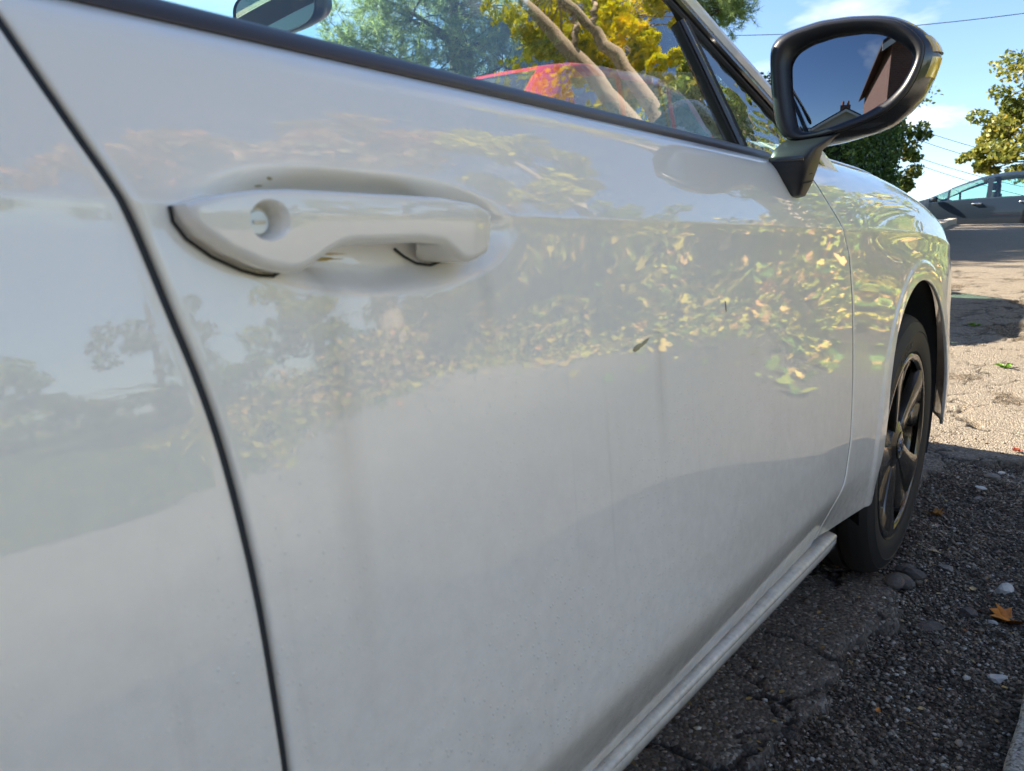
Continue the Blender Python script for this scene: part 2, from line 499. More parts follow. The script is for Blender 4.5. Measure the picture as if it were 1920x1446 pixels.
c1 = crack_layer(cx_, cy_, 0.23, 21, 0.10)
c2 = crack_layer(cx_, cy_, 0.42, 44, 0.16)
pres1 = smooth01((fbm(cx_ * 2.4, cy_ * 3.0, 3, 31) - 0.42) / 0.10)
pres2 = smooth01((fbm(cx_ * 1.3 + 4, cy_ * 1.9, 3, 37) - 0.40) / 0.10)
wd = 0.0038 + 0.005 * smooth01((fbm(cx_ * 5, cy_ * 5, 2, 61) - 0.5) / 0.25) + 0.0014 * np.maximum(cx_ - 3, 0)
crk = np.maximum(pres1 * (1 - smooth01(c1 / wd)), pres2 * (1 - smooth01(c2 / (wd * 1.25))))
CR = np.zeros_like(GX); CR[vis] = crk
near = smooth01((GX - 0.4) / 0.3) * (1 - smooth01((GX - 8) / 2)) * (1 - smooth01((np.abs(GY) - 1.0) / 0.4))
soil_rough = (fbm(GX * 24, GY * 24, 4, 71) - 0.5) * 0.022 + (fbm(GX * 5, GY * 5, 3, 73) - 0.5) * 0.05
# a few missing bits of surface further up the road
pit = smooth01((fbm(GX * 3.3, GY * 5.0, 4, 91) - 0.635) / 0.04) * np.where((GX > 3.2) & (GX < 8.5), 1, 0) * np.where(GY < 1.0, 1, 0)
asph = asph * (1 - pit)
GZ = GZ + near * (asph * ((fbm(GX * 3, GY * 3, 3, 81) - 0.5) * 0.010 - CR * 0.008) + (1 - asph) * (-0.020 * np.where(pit > 0.3, 0.5, 1.0) + soil_rough))
soil = (1 - asph) * near
kerbside = smooth01((-GY - 0.80) / 0.1)
cq = court_r(GX, GY) + (fbm(GX * 1.5, GY * 1.5, 3, 15) - 0.5) * 0.9
grass_m = smooth01(cq / 0.3) * kerbside
bed_m = grass_m * smooth01((64 - np.degrees(np.arctan2(-GY, GX - .5))) / 14) * (GY < 0) * (cq < 6)
bounce_pave_m = (1 - grass_m) * smooth01((-GY - 0.47) / 0.02)  # pale unseen forecourt, added to bounce warm light onto the door
grass_m = np.maximum(grass_m, smooth01((GY - 5.5) / 1.5))
grass_m = np.maximum(grass_m, smooth01((GX - 40) / 10))

def mat_ground():
    t = NT('ground asphalt soil grass')
    v = t.obj()
    def attr(n):
        a = t.n.new('ShaderNodeAttribute'); a.attribute_name = n; return a.outputs['Fac']
    sx = t.n.new('ShaderNodeSeparateXYZ'); t.l.new(v, sx.inputs[0])
    g1 = t.voro(v, 150, out='Color'); g1s = t.n.new('ShaderNodeSeparateColor'); t.l.new(g1, g1s.inputs[0])
    g1d = t.voro(v, 150)
    fine = t.noise(v, 420, 3, 0.7)
    big = t.noise(v, 2.3, 5, 0.6)
    mid = t.noise(v, 21, 4, 0.65)
    ac = t.ramp(g1s.outputs[0], [(0.0, (0.12, 0.10, 0.076)), (0.5, (0.22, 0.188, 0.146)), (0.85, (0.30, 0.26, 0.205)), (1.0, (0.42, 0.37, 0.30))])
    ac = t.mix(t.math('MULTIPLY', mid, 0.55), ac, (0.155, 0.13, 0.098))
    ac = t.mix(t.ramp(big, [(0.4, (0, 0, 0)), (0.65, (0.45, 0.45, 0.45))]), ac, (0.25, 0.21, 0.16))
    # browner, more speckled asphalt blended in towards the parked car
    dk = t.n.new('ShaderNodeMapRange'); dk.inputs[1].default_value = 3.3; dk.inputs[2].default_value = 2.3
    dk.inputs[3].default_value = 0.0; dk.inputs[4].default_value = 0.70
    t.l.new(sx.outputs[0], dk.inputs[0])
    ac = t.mix(dk.outputs[0], ac, t.ramp(g1s.outputs[2], [(0, (.10, .078, .060)), (.55, (.19, .150, .115)), (.85, (.30, .245, .19)), (.96, (.55, .47, .38))]))
    ac = t.mix(t.math('MULTIPLY', attr('crack'), 0.9), ac, (0.014, 0.012, 0.010))
    sc = t.ramp(g1s.outputs[1], [(0.0, (0.040, 0.031, 0.020)), (0.5, (0.145, 0.112, 0.076)), (0.86, (0.25, 0.20, 0.145)), (0.97, (0.38, 0.32, 0.245))])
    sc = t.mix(t.math('MULTIPLY', mid, 0.5), sc, (0.035, 0.029, 0.022))
    gc = t.ramp(t.noise(v, 7, 6, 0.7), [(0.25, (0.035, 0.06, 0.012)), (0.55, (0.10, 0.145, 0.03)), (0.8, (0.20, 0.19, 0.06))])
    lit = t.ramp(t.noise(v, 60, 3, 0.7), [(0.62, (0, 0, 0)), (0.68, (1, 1, 1))])
    gc = t.mix(t.math('MULTIPLY', lit, 0.6), gc, (0.24, 0.13, 0.05))
    col = t.mix(attr('soil'), ac, sc)
    pc = t.ramp(t.noise(v, 30, 6, .7), [(.3, (.42, .385, .32)), (.7, (.56, .52, .44))])
    dy_ = t.n.new('ShaderNodeMapRange'); dy_.inputs[1].default_value = -1.0; dy_.inputs[2].default_value = -3.2; dy_.interpolation_type = 'SMOOTHSTEP'
    t.l.new(t.math('ADD', sx.outputs[1], t.math('MULTIPLY', t.noise(v, 2.5, 4), .8)), dy_.inputs[0])
    pc = t.mix(dy_.outputs[0], t.mix(t.noise(v, 25, 5, .7), (.045, .04, .034), (.10, .088, .072)), pc)  # darkened towards the kerb so the edge of the car's shadow is hidden
    col = t.mix(attr('pave'), col, pc)  # pale forecourt added to bounce light onto the door
    col = t.mix(attr('grass'), col, gc)
    col = t.mix(attr('bed'), col, t.mix(t.noise(v, 18, 4), (.018, .014, .009), (.06, .045, .026)))  # soil under the ivy, painted darker for the shade between leaves
    t.set(Base_Color=col, Roughness=0.88)
    t.p.inputs['Specular IOR Level'].default_value = 0.3
    h = t.math('ADD', t.math('MULTIPLY', t.math('SUBTRACT', 1.0, g1d), 1.0), t.math('MULTIPLY', fine, 0.6))
    t.set(Normal=t.bump(h, 0.85, 0.009))
    return t.m
M['ground'] = mat_ground()
gq = grid_faces(len(gx), len(gy), flip=True)
ground = fast_mesh('ground', np.stack([GX, GY, GZ], -1).reshape(-1, 3), gq, M['ground'],
                   point_attr={'soil': soil.ravel(), 'crack': CR.ravel(), 'grass': grass_m.ravel(), 'pave': bounce_pave_m.ravel(), 'bed': bed_m.ravel()})
tag(ground, kind='structure')
def gz(x, y):
    i = np.clip(np.searchsorted(gx, x) - 1, 0, len(gx) - 2); j = np.clip(np.searchsorted(gy, y) - 1, 0, len(gy) - 2)
    fx = (x - gx[i]) / (gx[i + 1] - gx[i]); fy = (y - gy[j]) / (gy[j + 1] - gy[j])
    return (GZ[i, j] * (1 - fx) + GZ[i + 1, j] * fx) * (1 - fy) + (GZ[i, j + 1] * (1 - fx) + GZ[i + 1, j + 1] * fx) * fy

# ================================================================== WHITE CAR
car = empty('white_car', (0.7, 0.88, 0.0))
tag(car, 'white hatchback parked in the foreground, seen close along its driver side', 'car')
ZR = 0.802                                   # height of the crease along the flank
CW = 1.76                                    # body width
_hh = np.linspace(-.56, .10, 1321)
_tu = np.tan(np.radians(np.interp(_hh, [-.56, -.36, -.34, -.20, -.08, -.04, -.015, -.0015, .0015, .02, .05, .072, .080, .086, .092, .10],
                                  [0, 0, 6.5, 7.5, 8, 7.5, 6, 0, 14, 16, 20, 26, 38, 58, 66, 66])))
_yu = np.concatenate([[0], np.cumsum((_tu[1:] + _tu[:-1]) / 2 * np.diff(_hh))]); _yu -= np.interp(0, _hh, _yu)
_tl = np.tan(np.radians(np.interp(_hh, [-.56, -.445, -.436, -.424, -.412, .1], [-18, -18, -15, -5, 0, 0])))
_yl = np.concatenate([[0], np.cumsum((_tl[1:] + _tl[:-1]) / 2 * np.diff(_hh))]); _yl -= np.interp(0, _hh, _yl)
XA, ZA, RA = 1.88, 0.345, 0.356              # front wheel arch
XB = -0.66                                   # rear wheel
def side_y(x, z):
    x = np.asarray(x, float); z = np.asarray(z, float)
    h = z - ZR
    k = np.interp(x, [-.4, .3, .7, 1.1, 1.5], [.88, .86, .78, .66, .55])
    bul = np.interp(h, _hh, _yu)
    y = np.where(h < 0, bul * k, bul) + np.interp(h, _hh, _yl)
    y = y + 0.006 * ((x - 0.75) / 0.6) ** 2 * np.where(x > 0.75, 0.35, 0.35)
    # dished pocket behind the pull handle
    q = (np.abs((x - 0.3065) / 0.1225) ** 2.2 + np.abs((z - np.interp(x, [.18, .3, .43], [.796, .7885, .790])) / 0.0355) ** 2.2) ** (1 / 2.2)
    y = y + 0.022 * smooth01((1.02 - q) / 0.46)
    return y
def zr_f(x): return np.interp(x, [1.1, 1.9, 2.15, 2.35, 2.5, 2.7, 2.8], [.802, .802, .79, .765, .715, .63, .58])
def zt_f(x): return np.interp(x, [1.1, 1.3, 1.8, 2.0, 2.15, 2.35, 2.5, 2.7, 2.8], [.930, .942, .940, .922, .900, .855, .800, .705, .65])
_sx = np.linspace(1.0, 3.0, 401)
_zr = np.convolve(np.pad(zr_f(_sx), 20, mode='edge'), np.ones(41) / 41, 'valid'); _zt = np.convolve(np.pad(zt_f(_sx), 20, mode='edge'), np.ones(41) / 41, 'valid')
def ZRF(x): return np.interp(x, _sx, _zr)
def ZTF(x): return np.interp(x, _sx, _zt)
FE = 0.12                                    # bonnet edge inboard
def fend_y(x, z):
    x = np.asarray(x, float); z = np.asarray(z, float)
    zr, zt = ZRF(x), ZTF(x)
    q = np.clip((z - zr) / (zt - zr), 0, 1.05)
    up = 0.045 * q + 0.075 * q ** 4
    hz = np.minimum(z - zr, 0)
    k = np.interp(x, [1.1, 1.5, 2.2], [.66, .55, .45])
    lo = np.interp(np.maximum(hz, -.56), _hh, _yu) * k + np.interp(np.maximum(hz, -.56), _hh, _yl) * np.interp(x, [1.28, 1.50], [1.0, .2])
    soft = 0.006 * np.exp(-((z - zr) / 0.05) ** 2) * smooth01((x - 1.35) / 0.5)      # the crease melts away ahead of the door
    y = np.where(z > zr, up, lo) + soft
    y = y + 0.006 * ((x - 0.75) / 0.6) ** 2 * 0.35 * (1 - smooth01((x - 1.6) / 0.6)) + 0.008 * smooth01((x - 1.6) / 0.6) * 0.35
    rho = np.hypot(x - XA, z - ZA)
    y = y - 0.0035 * (1 - smooth01((rho - RA - 0.034) / 0.010)) * smooth01((z - 0.2) / 0.1) - 0.006 * np.exp(-((rho - RA) / 0.12) ** 2)
    s = np.maximum(x - 2.18, 0) / 0.62
    return y + 0.36 * s ** 2.7

rs_z = [.905, .877, .858, .840, .818, .802, .777, .750, .722, .689, .656, .622, .593, .565, .510, .44, .36, .30]
rs_x = [.115, .125, .132, .140, .150, .1585, .166, .173, .181, .188, .1925, .196, .198, .199, .2005, .200, .197, .192]
fs_z = [.90, .882, .845, .802, .76, .69, .62, .553, .505, .435, .386, .34, .31]
fs_x = [1.155, 1.166, 1.206, 1.268, 1.305, 1.322, 1.326, 1.326, 1.322, 1.312, 1.300, 1.268, 1.245]
def xs_r(z): return np.interp(z, rs_z[::-1], rs_x[::-1])
def xs_f(z): return np.interp(z, fs_z[::-1], fs_x[::-1])
_zs = np.linspace(.278, .91, 311)
def _sm(a, w=15): return np.convolve(np.pad(a, w // 2, mode='reflect', reflect_type='odd'), np.ones(w) / w, 'valid')
_xr, _xf = _sm(xs_r(_zs)), _sm(xs_f(_zs))
def XR(z): return np.interp(z, _zs, _xr)
def XF(z): return np.interp(z, _zs, _xf)

def hem(P, left=True, right=True, bottom=True, top=False, r=0.0030, deep=0.020):
    """roll the borders of an outer skin inwards (towards +Y)"""
    a = np.radians([30, 60, 90])
    def side(E, I):
        d = E - I; d[..., 1] = 0; d /= np.linalg.norm(d, axis=-1, keepdims=True)
        out = [E + d * r * np.sin(t) + np.array([0, r * (1 - math.cos(t)), 0]) for t in a]
        out.append(out[-1] + np.array([0, deep, 0]))
        return out
    if left: P = np.concatenate([np.stack(side(P[:, 0], P[:, 1])[::-1], 1), P], 1)
    if right: P = np.concatenate([P, np.stack(side(P[:, -1], P[:, -2]), 1)], 1)
    if bottom: P = np.concatenate([np.stack(side(P[0], P[1])[::-1], 0), P], 0)
    if top: P = np.concatenate([P, np.stack(side(P[-1], P[-2]), 0)], 0)
    return P

zrow = spaced([(.2800, .385, .0025), (.385, .74, .0085), (.74, .7985, .0019), (.7985, .8055, .0007), (.8055, .835, .0019), (.835, .872, .004), (.872, .896, .0014)])
G = 0.0054
# front door -------------------------------------------------------
ucol = np.concatenate([np.linspace(0, .235, 126, endpoint=False), np.linspace(.235, .985, 84, endpoint=False), np.linspace(.985, 1, 5)])
DX = (XR(zrow) + G)[:, None] + ucol[None] * (XF(zrow) - XR(zrow) - 2 * G)[:, None]
DZ = np.repeat(zrow[:, None], len(ucol), 1)
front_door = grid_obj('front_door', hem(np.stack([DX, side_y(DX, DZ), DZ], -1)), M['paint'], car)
# rear door --------------------------------------------------------
ur = np.concatenate([np.linspace(0, .9, 60, endpoint=False), np.linspace(.9, 1, 14)])
rx0 = np.where(zrow < .72, np.maximum(-.66 + np.sqrt(np.maximum(.375 ** 2 - (zrow - .335) ** 2, 0)), -.45), -.45 - (zrow - .72) * .5)
RX = rx0[:, None] + ur[None] * (XR(zrow) - G - rx0)[:, None]
RZ = np.repeat(zrow[:, None], len(ur), 1)
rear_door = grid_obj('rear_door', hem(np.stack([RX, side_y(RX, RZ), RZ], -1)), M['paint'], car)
# dark jamb seen in the gaps between the panels
for nm, fx, jd, jw in (('door_jamb', XR, .0050, .03), ('door_jamb', XF, .0012, .0050)):
    zz_ = np.linspace(.303, .893, 60); ww = np.linspace(-jw, jw, 5)
    jx = fx(zz_)[:, None] + ww[None]; jz = np.repeat(zz_[:, None], 5, 1)
    jy = side_y(jx, jz) + jd
    grid_obj(nm, np.stack([jx, jy, jz], -1), M['jamb'], car)
# rear quarter with its arch --------------------------------------
def coons(L, T, A, B, nu, nv):
    """L(u) bottom, T(u) top, A(v) left, B(v) right polylines in (x,z)"""
    def rs(p, n):
        p = np.array(p, float); d = np.concatenate([[0], np.cumsum(np.linalg.norm(np.diff(p, axis=0), axis=1))])
        t = np.linspace(0, d[-1], n); return np.stack([np.interp(t, d, p[:, 0]), np.interp(t, d, p[:, 1])], 1)
    L, T, A, B = rs(L, nu), rs(T, nu), rs(A, nv), rs(B, nv)
    u = np.linspace(0, 1, nu)[None, :, None]; v = np.linspace(0, 1, nv)[:, None, None]
    return ((1 - v) * L[None] + v * T[None] + (1 - u) * A[:, None] + u * B[:, None]
            - ((1 - u) * (1 - v) * L[0] + u * (1 - v) * L[-1] + (1 - u) * v * T[0] + u * v * T[-1]))
def arch_pts(xc, zc, r, zlow, n=60):
    a0 = math.pi + math.asin((zc - zlow) / r) ; a1 = -math.asin((zc - zlow) / r)
    return [(xc + r * math.cos(t), zc + r * math.sin(t)) for t in np.linspace(a0, a1, n)]
QL = [(-1.36, .30), (-1.2, .27)] + arch_pts(XB, .335, .368, .27)[:-6]
QT = [(-1.42, .93), (-1.0, .93), (-.555, .895)]
qa = [(-1.36, .30), (-1.40, .6), (-1.42, .93)]
ql_end = QL[-1]
zq = np.linspace(ql_end[1], .895, 40)
qb = [(float(np.where(z < .72, max(-.66 + math.sqrt(max(.375 ** 2 - (z - .335) ** 2, 0)), -.45), -.45 - (z - .72) * .5)) - .008, z) for z in zq]
XZ = coons(QL, QT, qa, qb, 110, 60)
qy = side_y(np.maximum(XZ[..., 0], -.6), np.clip(XZ[..., 1], .31, .897)) + 0.30 * np.maximum(-1.05 - XZ[..., 0], 0) ** 2 / .14 * .35
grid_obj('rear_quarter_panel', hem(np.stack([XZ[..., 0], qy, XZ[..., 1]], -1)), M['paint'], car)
# front wing -------------------------------------------------------
bz0 = .285
arch = arch_pts(XA, ZA, RA, .285, 90)
FL = [(float(XF(.33)) + G, .290), (1.34, .283), (arch[0][0] - .01, .285)] + [p for p in arch if not (p[0] > XA and p[1] < ZA)] + [(XA + RA + .006, .325), (XA + RA + .03, .300), (2.45, .285), (2.80, .30)]
tx = np.linspace(1.165, 2.80, 40)
FT = [(float(XF(.895)) + G, .893)] + [(float(x), float(ZTF(x))) for x in np.linspace(1.21, 2.80, 40)]
FA = [(float(XF(z)) + G, z) for z in np.linspace(.290, .893, 60)]
FB = [(2.80, .30), (2.80, .65)]
XZ = coons(FL, FT, FA, FB, 260, 130)
wing = grid_obj('front_wing', hem(np.stack([XZ[..., 0], fend_y(XZ[..., 0], XZ[..., 1]), XZ[..., 1]], -1), right=False, top=True, deep=.004), M['paint'], car)
# bonnet -----------------------------------------------------------
bx = np.linspace(1.215, 2.80, 90); bv = np.linspace(0, 1, 70)
by = (FE + .004) + bv * (CW - 2 * FE - .008)
BX, BY = np.meshgrid(bx, by, indexing='ij')
s_ = np.maximum(BX - 2.18, 0) / .62
BY2 = BY + (.36 * s_ ** 2.7) * (1 - 2 * bv[None])
BZ = ZTF(BX) + .004 + .055 * (1 - ((BY - CW / 2) / (CW / 2 - FE)) ** 2) * np.interp(BX, [1.2, 2.4, 2.8], [1, 1, .6]) - .010 * np.exp(-((BY - FE) / .02) ** 2) - .010 * np.exp(-((CW - BY - FE) / .02) ** 2)
grid_obj('bonnet', np.stack([BX, BY2, BZ], -1), M['paint_clean'], car, flip=True)
# front end --------------------------------------------------------
vv = np.linspace(0, 1, 40); zz_ = np.linspace(.22, .655, 24)
FYY, FZZ = np.meshgrid(vv, zz_, indexing='xy')
yl_ = .362 + FYY * (CW - .724)
FXX = 2.80 + .075 * (1 - (2 * FYY - 1) ** 4) + .03 * np.sin((FZZ - .22) / .435 * math.pi)
grid_obj('front_bumper', np.stack([FXX, yl_, FZZ], -1), M['paint_clean'], car)
for sgn in (0, 1):
    ys = [.40, .70] if sgn == 0 else [CW - .70, CW - .40]
    v_ = []
    for zi in (.60, .635, .66):
        for yi in np.linspace(ys[0], ys[1], 8):
            fy = (yi - .362) / (CW - .724)
            v_.append((2.806 + .075 * (1 - (2 * fy - 1) ** 4) + .03 * math.sin((zi - .22) / .435 * math.pi), yi, zi))
    mesh_obj('headlight', v_, grid_faces(3, 8), M['chrome'], car)
# side skirt -------------------------------------------------------
skx = np.concatenate([np.linspace(-.28, 1.335, 60), [1.345, 1.352, 1.358]])
sk_sec = np.array([(.05, .312), (.004, .3085), (-.024, .3065), (-.0310, .3055), (-.0338, .3035), (-.0345, .3005), (-.0342, .2975), (-.0335, .2965), (-.0342, .2950), (-.0335, .288), (-.0305, .2785), (-.024, .270), (-.010, .255), (.03, .235), (.09, .20), (.30, .19)])
P = np.zeros((len(skx), len(sk_sec), 3))
for i, x in enumerate(skx):
    f = 0 if x <= 1.335 else (x - 1.335) / .023
    P[i, :, 0] = x; P[i, :, 1] = sk_sec[:, 0] + .0235 + f * .012 * (sk_sec[:, 0] < .02); P[i, :, 2] = sk_sec[:, 1] - .0325 - f * .006
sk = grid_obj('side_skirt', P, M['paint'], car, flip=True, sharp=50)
# close the front end of the skirt
e = P[-1]; mesh_obj('skirt_end_cap', np.concatenate([e, e * [1, 0, 1] + [0, .2, 0]]), [(i, i + 1, len(e) + i + 1, len(e) + i) for i in range(len(e) - 1)], M['paint'], car)
# underbody, far side, rear ----------------------------------------
box('underbody', -1.25, 1.47, .16, CW - .05, .17, .30, M['gap'], car)
box('engine_bay_floor', 2.36, 2.78, .30, CW - .30, .20, .50, M['gap'], car)
box('engine_block', 1.46, 2.40, .36, CW - .36, .22, .80, M['gap'], car)
xs_ = np.linspace(-1.42, 2.80, 90); zs2 = np.linspace(.25, .893, 40)
LX, LZ = np.meshgrid(xs_, zs2, indexing='xy')
LY = np.where(LX < 1.2, side_y(np.clip(LX, -.6, .05), np.maximum(LZ, .31)) + .105 * np.maximum(-1.05 - LX, 0) ** 2 / .14, fend_y(LX, np.minimum(LZ, ZTF(LX))))
LZ2 = np.where(LX > 1.2, .25 + (LZ - .25) * (ZTF(LX) - .25) / .643, LZ)
LY = np.where(LX > 1.2, fend_y(LX, LZ2), LY)
grid_obj('left_side_body', np.stack([LX, CW - LY, LZ2], -1), M['paint_clean'], car, flip=True)
ry = np.linspace(.04, CW - .04, 20); rz = np.linspace(.25, .93, 12)
RY, RZ2 = np.meshgrid(ry, rz, indexing='xy')
grid_obj('tailgate', np.stack([-1.42 - .10 * (1 - ((RY - CW / 2) / (CW / 2)) ** 4) * np.sin((RZ2 - .1) / .95 * math.pi), RY, RZ2], -1), M['paint_clean'], car, flip=True)

# greenhouse -------------------------------------------------------
TUM = math.tan(rad(24))
def glass_y(x, z): return .060 + (z - .905) * TUM + .25 * np.maximum(z - 1.0, 0) ** 2 + .003 * (x - .3) ** 2
pil_x = [1.42, 1.31, 1.192, 1.066, .985, .86, .70, .50, .28, 0.0, -.4, -.8, -1.1, -1.28]
pil_z = [.870, .940, 1.004, 1.057, 1.100, 1.160, 1.228, 1.302, 1.358, 1.392, 1.400, 1.375, 1.315, 1.25]
_pt = np.linspace(0, 1, len(pil_x)); _ptt = np.linspace(0, 1, 80)
pxs = _sm(np.interp(_ptt, _pt, pil_x), 7); pzs = _sm(np.interp(_ptt, _pt, pil_z), 7)
pil = np.stack([pxs, glass_y(pxs, pzs), pzs], -1)
gn = np.array([0, -math.cos(rad(24)), math.sin(rad(24))])
def mirror_pts(p): q = np.array(p, float).copy(); q[:, 1] = CW - q[:, 1]; return q
def rsec(w0, w1, b0, b1, r=.004):
    return [(w0, b0), (w0, b1 - r), (w0 + r, b1), (w1 - r, b1), (w1, b1 - r), (w1, b0)]
# section axis a runs down and inwards from the outer edge of the pillar
sweep('windscreen_pillar', pil, gn, rsec(-.016, .004, -.03, .008, .006), M['paint_clean'], car)
sweep('pillar_groove', pil, gn, [(.004, -.02), (.004, .000), (.010, .000), (.010, -.02)], M['gap'], car)
sweep('window_frame', pil, gn, rsec(.010, .024, -.02, .004, .003), M['gloss'], car)
sweep('window_seal', pil, gn, rsec(.024, .036, -.02, -.001, .003), M['rubber'], car)
gm = np.array([0, math.cos(rad(24)), math.sin(rad(24))])
sweep('windscreen_pillar', mirror_pts(pil), gm, [(-b_[0], b_[1]) for b_ in rsec(-.016, .034, -.03, .006, .006)][::-1], M['paint_clean'], car)
# waistline moulding
mx_ = np.linspace(-.62, 1.075, 70)
mol = np.stack([mx_, np.full_like(mx_, 0), np.full_like(mx_, 0)], -1)
ms = np.array([(.062, .890), (.0455, .8935), (.0462, .8965), (.0490, .9005), (.0545, .9050), (.0575, .9068), (.0605, .9066), (.066, .900)])
P = np.zeros((len(mx_), len(ms), 3)); P[..., 0] = mx_[:, None]; P[..., 1] = ms[None, :, 0]; P[..., 2] = ms[None, :, 1]
P[..., 1] += (.003 * (mx_ - .3) ** 2)[:, None]
grid_obj('waist_moulding', P, M['molding'], car, flip=True, sharp=60)
P2 = P.copy(); P2[..., 1] = CW - P2[..., 1]; grid_obj('waist_moulding', P2, M['molding'], car)
# side window and quarter window
def win_grid(x0f, x1f, zlo, zhi, nz, nx, mirror=False):
    z = np.linspace(zlo, zhi, nz); u = np.linspace(0, 1, nx)
    X = x0f(z)[:, None] + u[None] * (x1f(z) - x0f(z))[:, None]; Z = np.repeat(z[:, None], nx, 1)
    Y = glass_y(X, Z) + .006
    return np.stack([X, CW - Y if mirror else Y, Z], -1)
pil_front = lambda z: np.interp(z, pzs[:40], pxs[:40]) - .030
div_x = lambda z: .985 - (z - .91) * .30
grid_obj('front_door_window', win_grid(lambda z: 0 * z + .02, lambda z: np.minimum(div_x(z), pil_front(z) + .01), .900, 1.375, 40, 30), M['window'], car)
grid_obj('quarter_window', win_grid(lambda z: np.minimum(div_x(z) + .012, pil_front(z) - .0005), pil_front, .902, 1.048, 24, 16), M['quarter'], car)
grid_obj('rear_door_window', win_grid(lambda z: -.55 + 0 * z, lambda z: -.06 + 0 * z, .900, 1.375, 10, 10), M['window'], car)
grid_obj('left_window', win_grid(lambda z: -.55 + 0 * z, lambda z: pil_front(z), .900, 1.36, 30, 24, True), M['screen'], car, flip=True)
zc_ = np.linspace(.903, 1.062, 12); dv = np.stack([div_x(zc_) + .006, glass_y(div_x(zc_), zc_) + .004, zc_], -1)
sweep('window_divider', dv, gn, rsec(-.017, .001, -.01, .006, .003), M['rubber'], car)
sweep('divider_trim', dv, gn, rsec(.001, .011, -.01, .008, .003), M['gloss'], car)
sweep('divider_seal', dv, gn, rsec(.011, .016, -.01, .003, .001), M['rubber'], car)
zb_ = np.linspace(.90, 1.38, 14); bp = np.stack([-.02 + 0 * zb_, glass_y(-.02, zb_) + .004, zb_], -1)
sweep('door_pillar', bp, gn, rsec(-.05, .045, -.02, .008, .004), M['gloss'], car)
bp2 = mirror_pts(bp); sweep('door_pillar', bp2, gm, rsec(-.05, .05, -.02, .008, .004), M['gloss'], car)
# windscreen and roof lofted between the pillar lines
nv = 30; v = np.linspace(0, 1, nv)
def across(i0, i1, crown, push, name, mat, dz=0.0, inset=.004):
    a = pil[i0:i1]; b = mirror_pts(a)
    P = a[:, None] * (1 - v[None, :, None]) + b[:, None] * v[None, :, None]
    k_ = 1 - (2 * v - 1) ** 2
    P[..., 2] += (crown * k_)[None] + dz; P[..., 0] += (push * k_)[None]
    return grid_obj(name, P, mat, car, flip=True)
ir = int(np.argmin(np.abs(pxs - .36)))
across(0, ir + 1, .012, .16, 'windscreen', M['screen'])
irr = int(np.argmin(np.abs(pxs + .9)))
k_ = 1 - (2 * v - 1) ** 2
def across2(i0, i1, name, mat, dz, crown=.05):
    a = pil[i0:i1]; b = mirror_pts(a)
    P = a[:, None] * (1 - v[None, :, None]) + b[:, None] * v[None, :, None]
    w = np.interp(np.arange(i0, i1), [i0, i0 + 6, i1 - 1], [0.24, 1, 1])
    P[..., 2] += crown * k_[None] * w[:, None] + dz
    P[..., 0] += .16 * k_[None] * np.interp(np.arange(i0, i1), [i0, i0 + 8], [1, 0])[:, None]
    return grid_obj(name, P, mat, car, flip=True)
across2(ir, irr + 1, 'roof', M['paint_clean'], 0)
across2(ir, irr + 1, 'headliner', M['headliner'], -.03)
across2(irr, len(pil), 'rear_screen', M['screen'], 0, .03)
# interior ---------------------------------------------------------
dp = [(.88, .70), (.86, .80), (.90, .855), (.98, .885), (1.10, .90), (1.30, .905), (1.40, .88), (1.40, .6)]
P = np.zeros((24, len(dp), 3)); yy = np.linspace(.13, CW - .13, 24)
for j, (x, z) in enumerate(dp):
    P[:, j, 0] = x + .03 * np.sin((yy - .13) / (CW - .26) * math.pi); P[:, j, 1] = yy; P[:, j, 2] = z + .02 * np.exp(-((yy - .46) / .16) ** 2) * (.8 < z < .9)
grid_obj('dashboard', P, M['dash'], car, flip=True)
th = np.linspace(0, 2 * math.pi, 40)
cst = np.array([.70, .46, .80]); ax1 = np.array([0, 1, 0]); ax2 = np.array([math.sin(rad(24)), 0, math.cos(rad(24))])
v_, f_ = tube_geo(cst + .18 * (np.cos(th)[:, None] * ax1 + np.sin(th)[:, None] * ax2), .014, 10)
parts = [(v_, f_)]
for a in (0, math.pi, 1.5 * math.pi):
    parts.append(tube_geo([cst, cst + .18 * (math.cos(a) * ax1 + math.sin(a) * ax2)], .014, 8))
parts.append(tube_geo([cst - [.02, 0, 0], cst + [.06, 0, -.02], cst + [.25, 0, -.10]], [.06, .05, .04], 12))
v_, f_ = join_geo(parts); fast_mesh('steering_wheel', v_, f_, M['dash'], car)
for sy in (.46, CW - .46):
    secs = []
    for zq_, xq, wq, dq in [(.30, .12, .22, .26), (.42, .10, .25, .28), (.47, -.02, .24, .22), (.52, -.14, .23, .06), (.75, -.22, .23, .06), (.92, -.28, .20, .055), (.97, -.30, .14, .045), (.985, -.305, .10, .04), (1.0, -.31, .11, .05), (1.10, -.33, .115, .05), (1.13, -.335, .08, .03)]:
        t_ = np.linspace(0, 2 * math.pi, 20, endpoint=False)
        secs.append(np.stack([xq + dq * np.sign(np.cos(t_)) * np.abs(np.cos(t_)) ** .6, sy + wq * np.sign(np.sin(t_)) * np.abs(np.sin(t_)) ** .6, np.full(20, zq_)], -1))
    grid_obj('front_seat', np.stack(secs), M['fabric'], car, wrap=True)
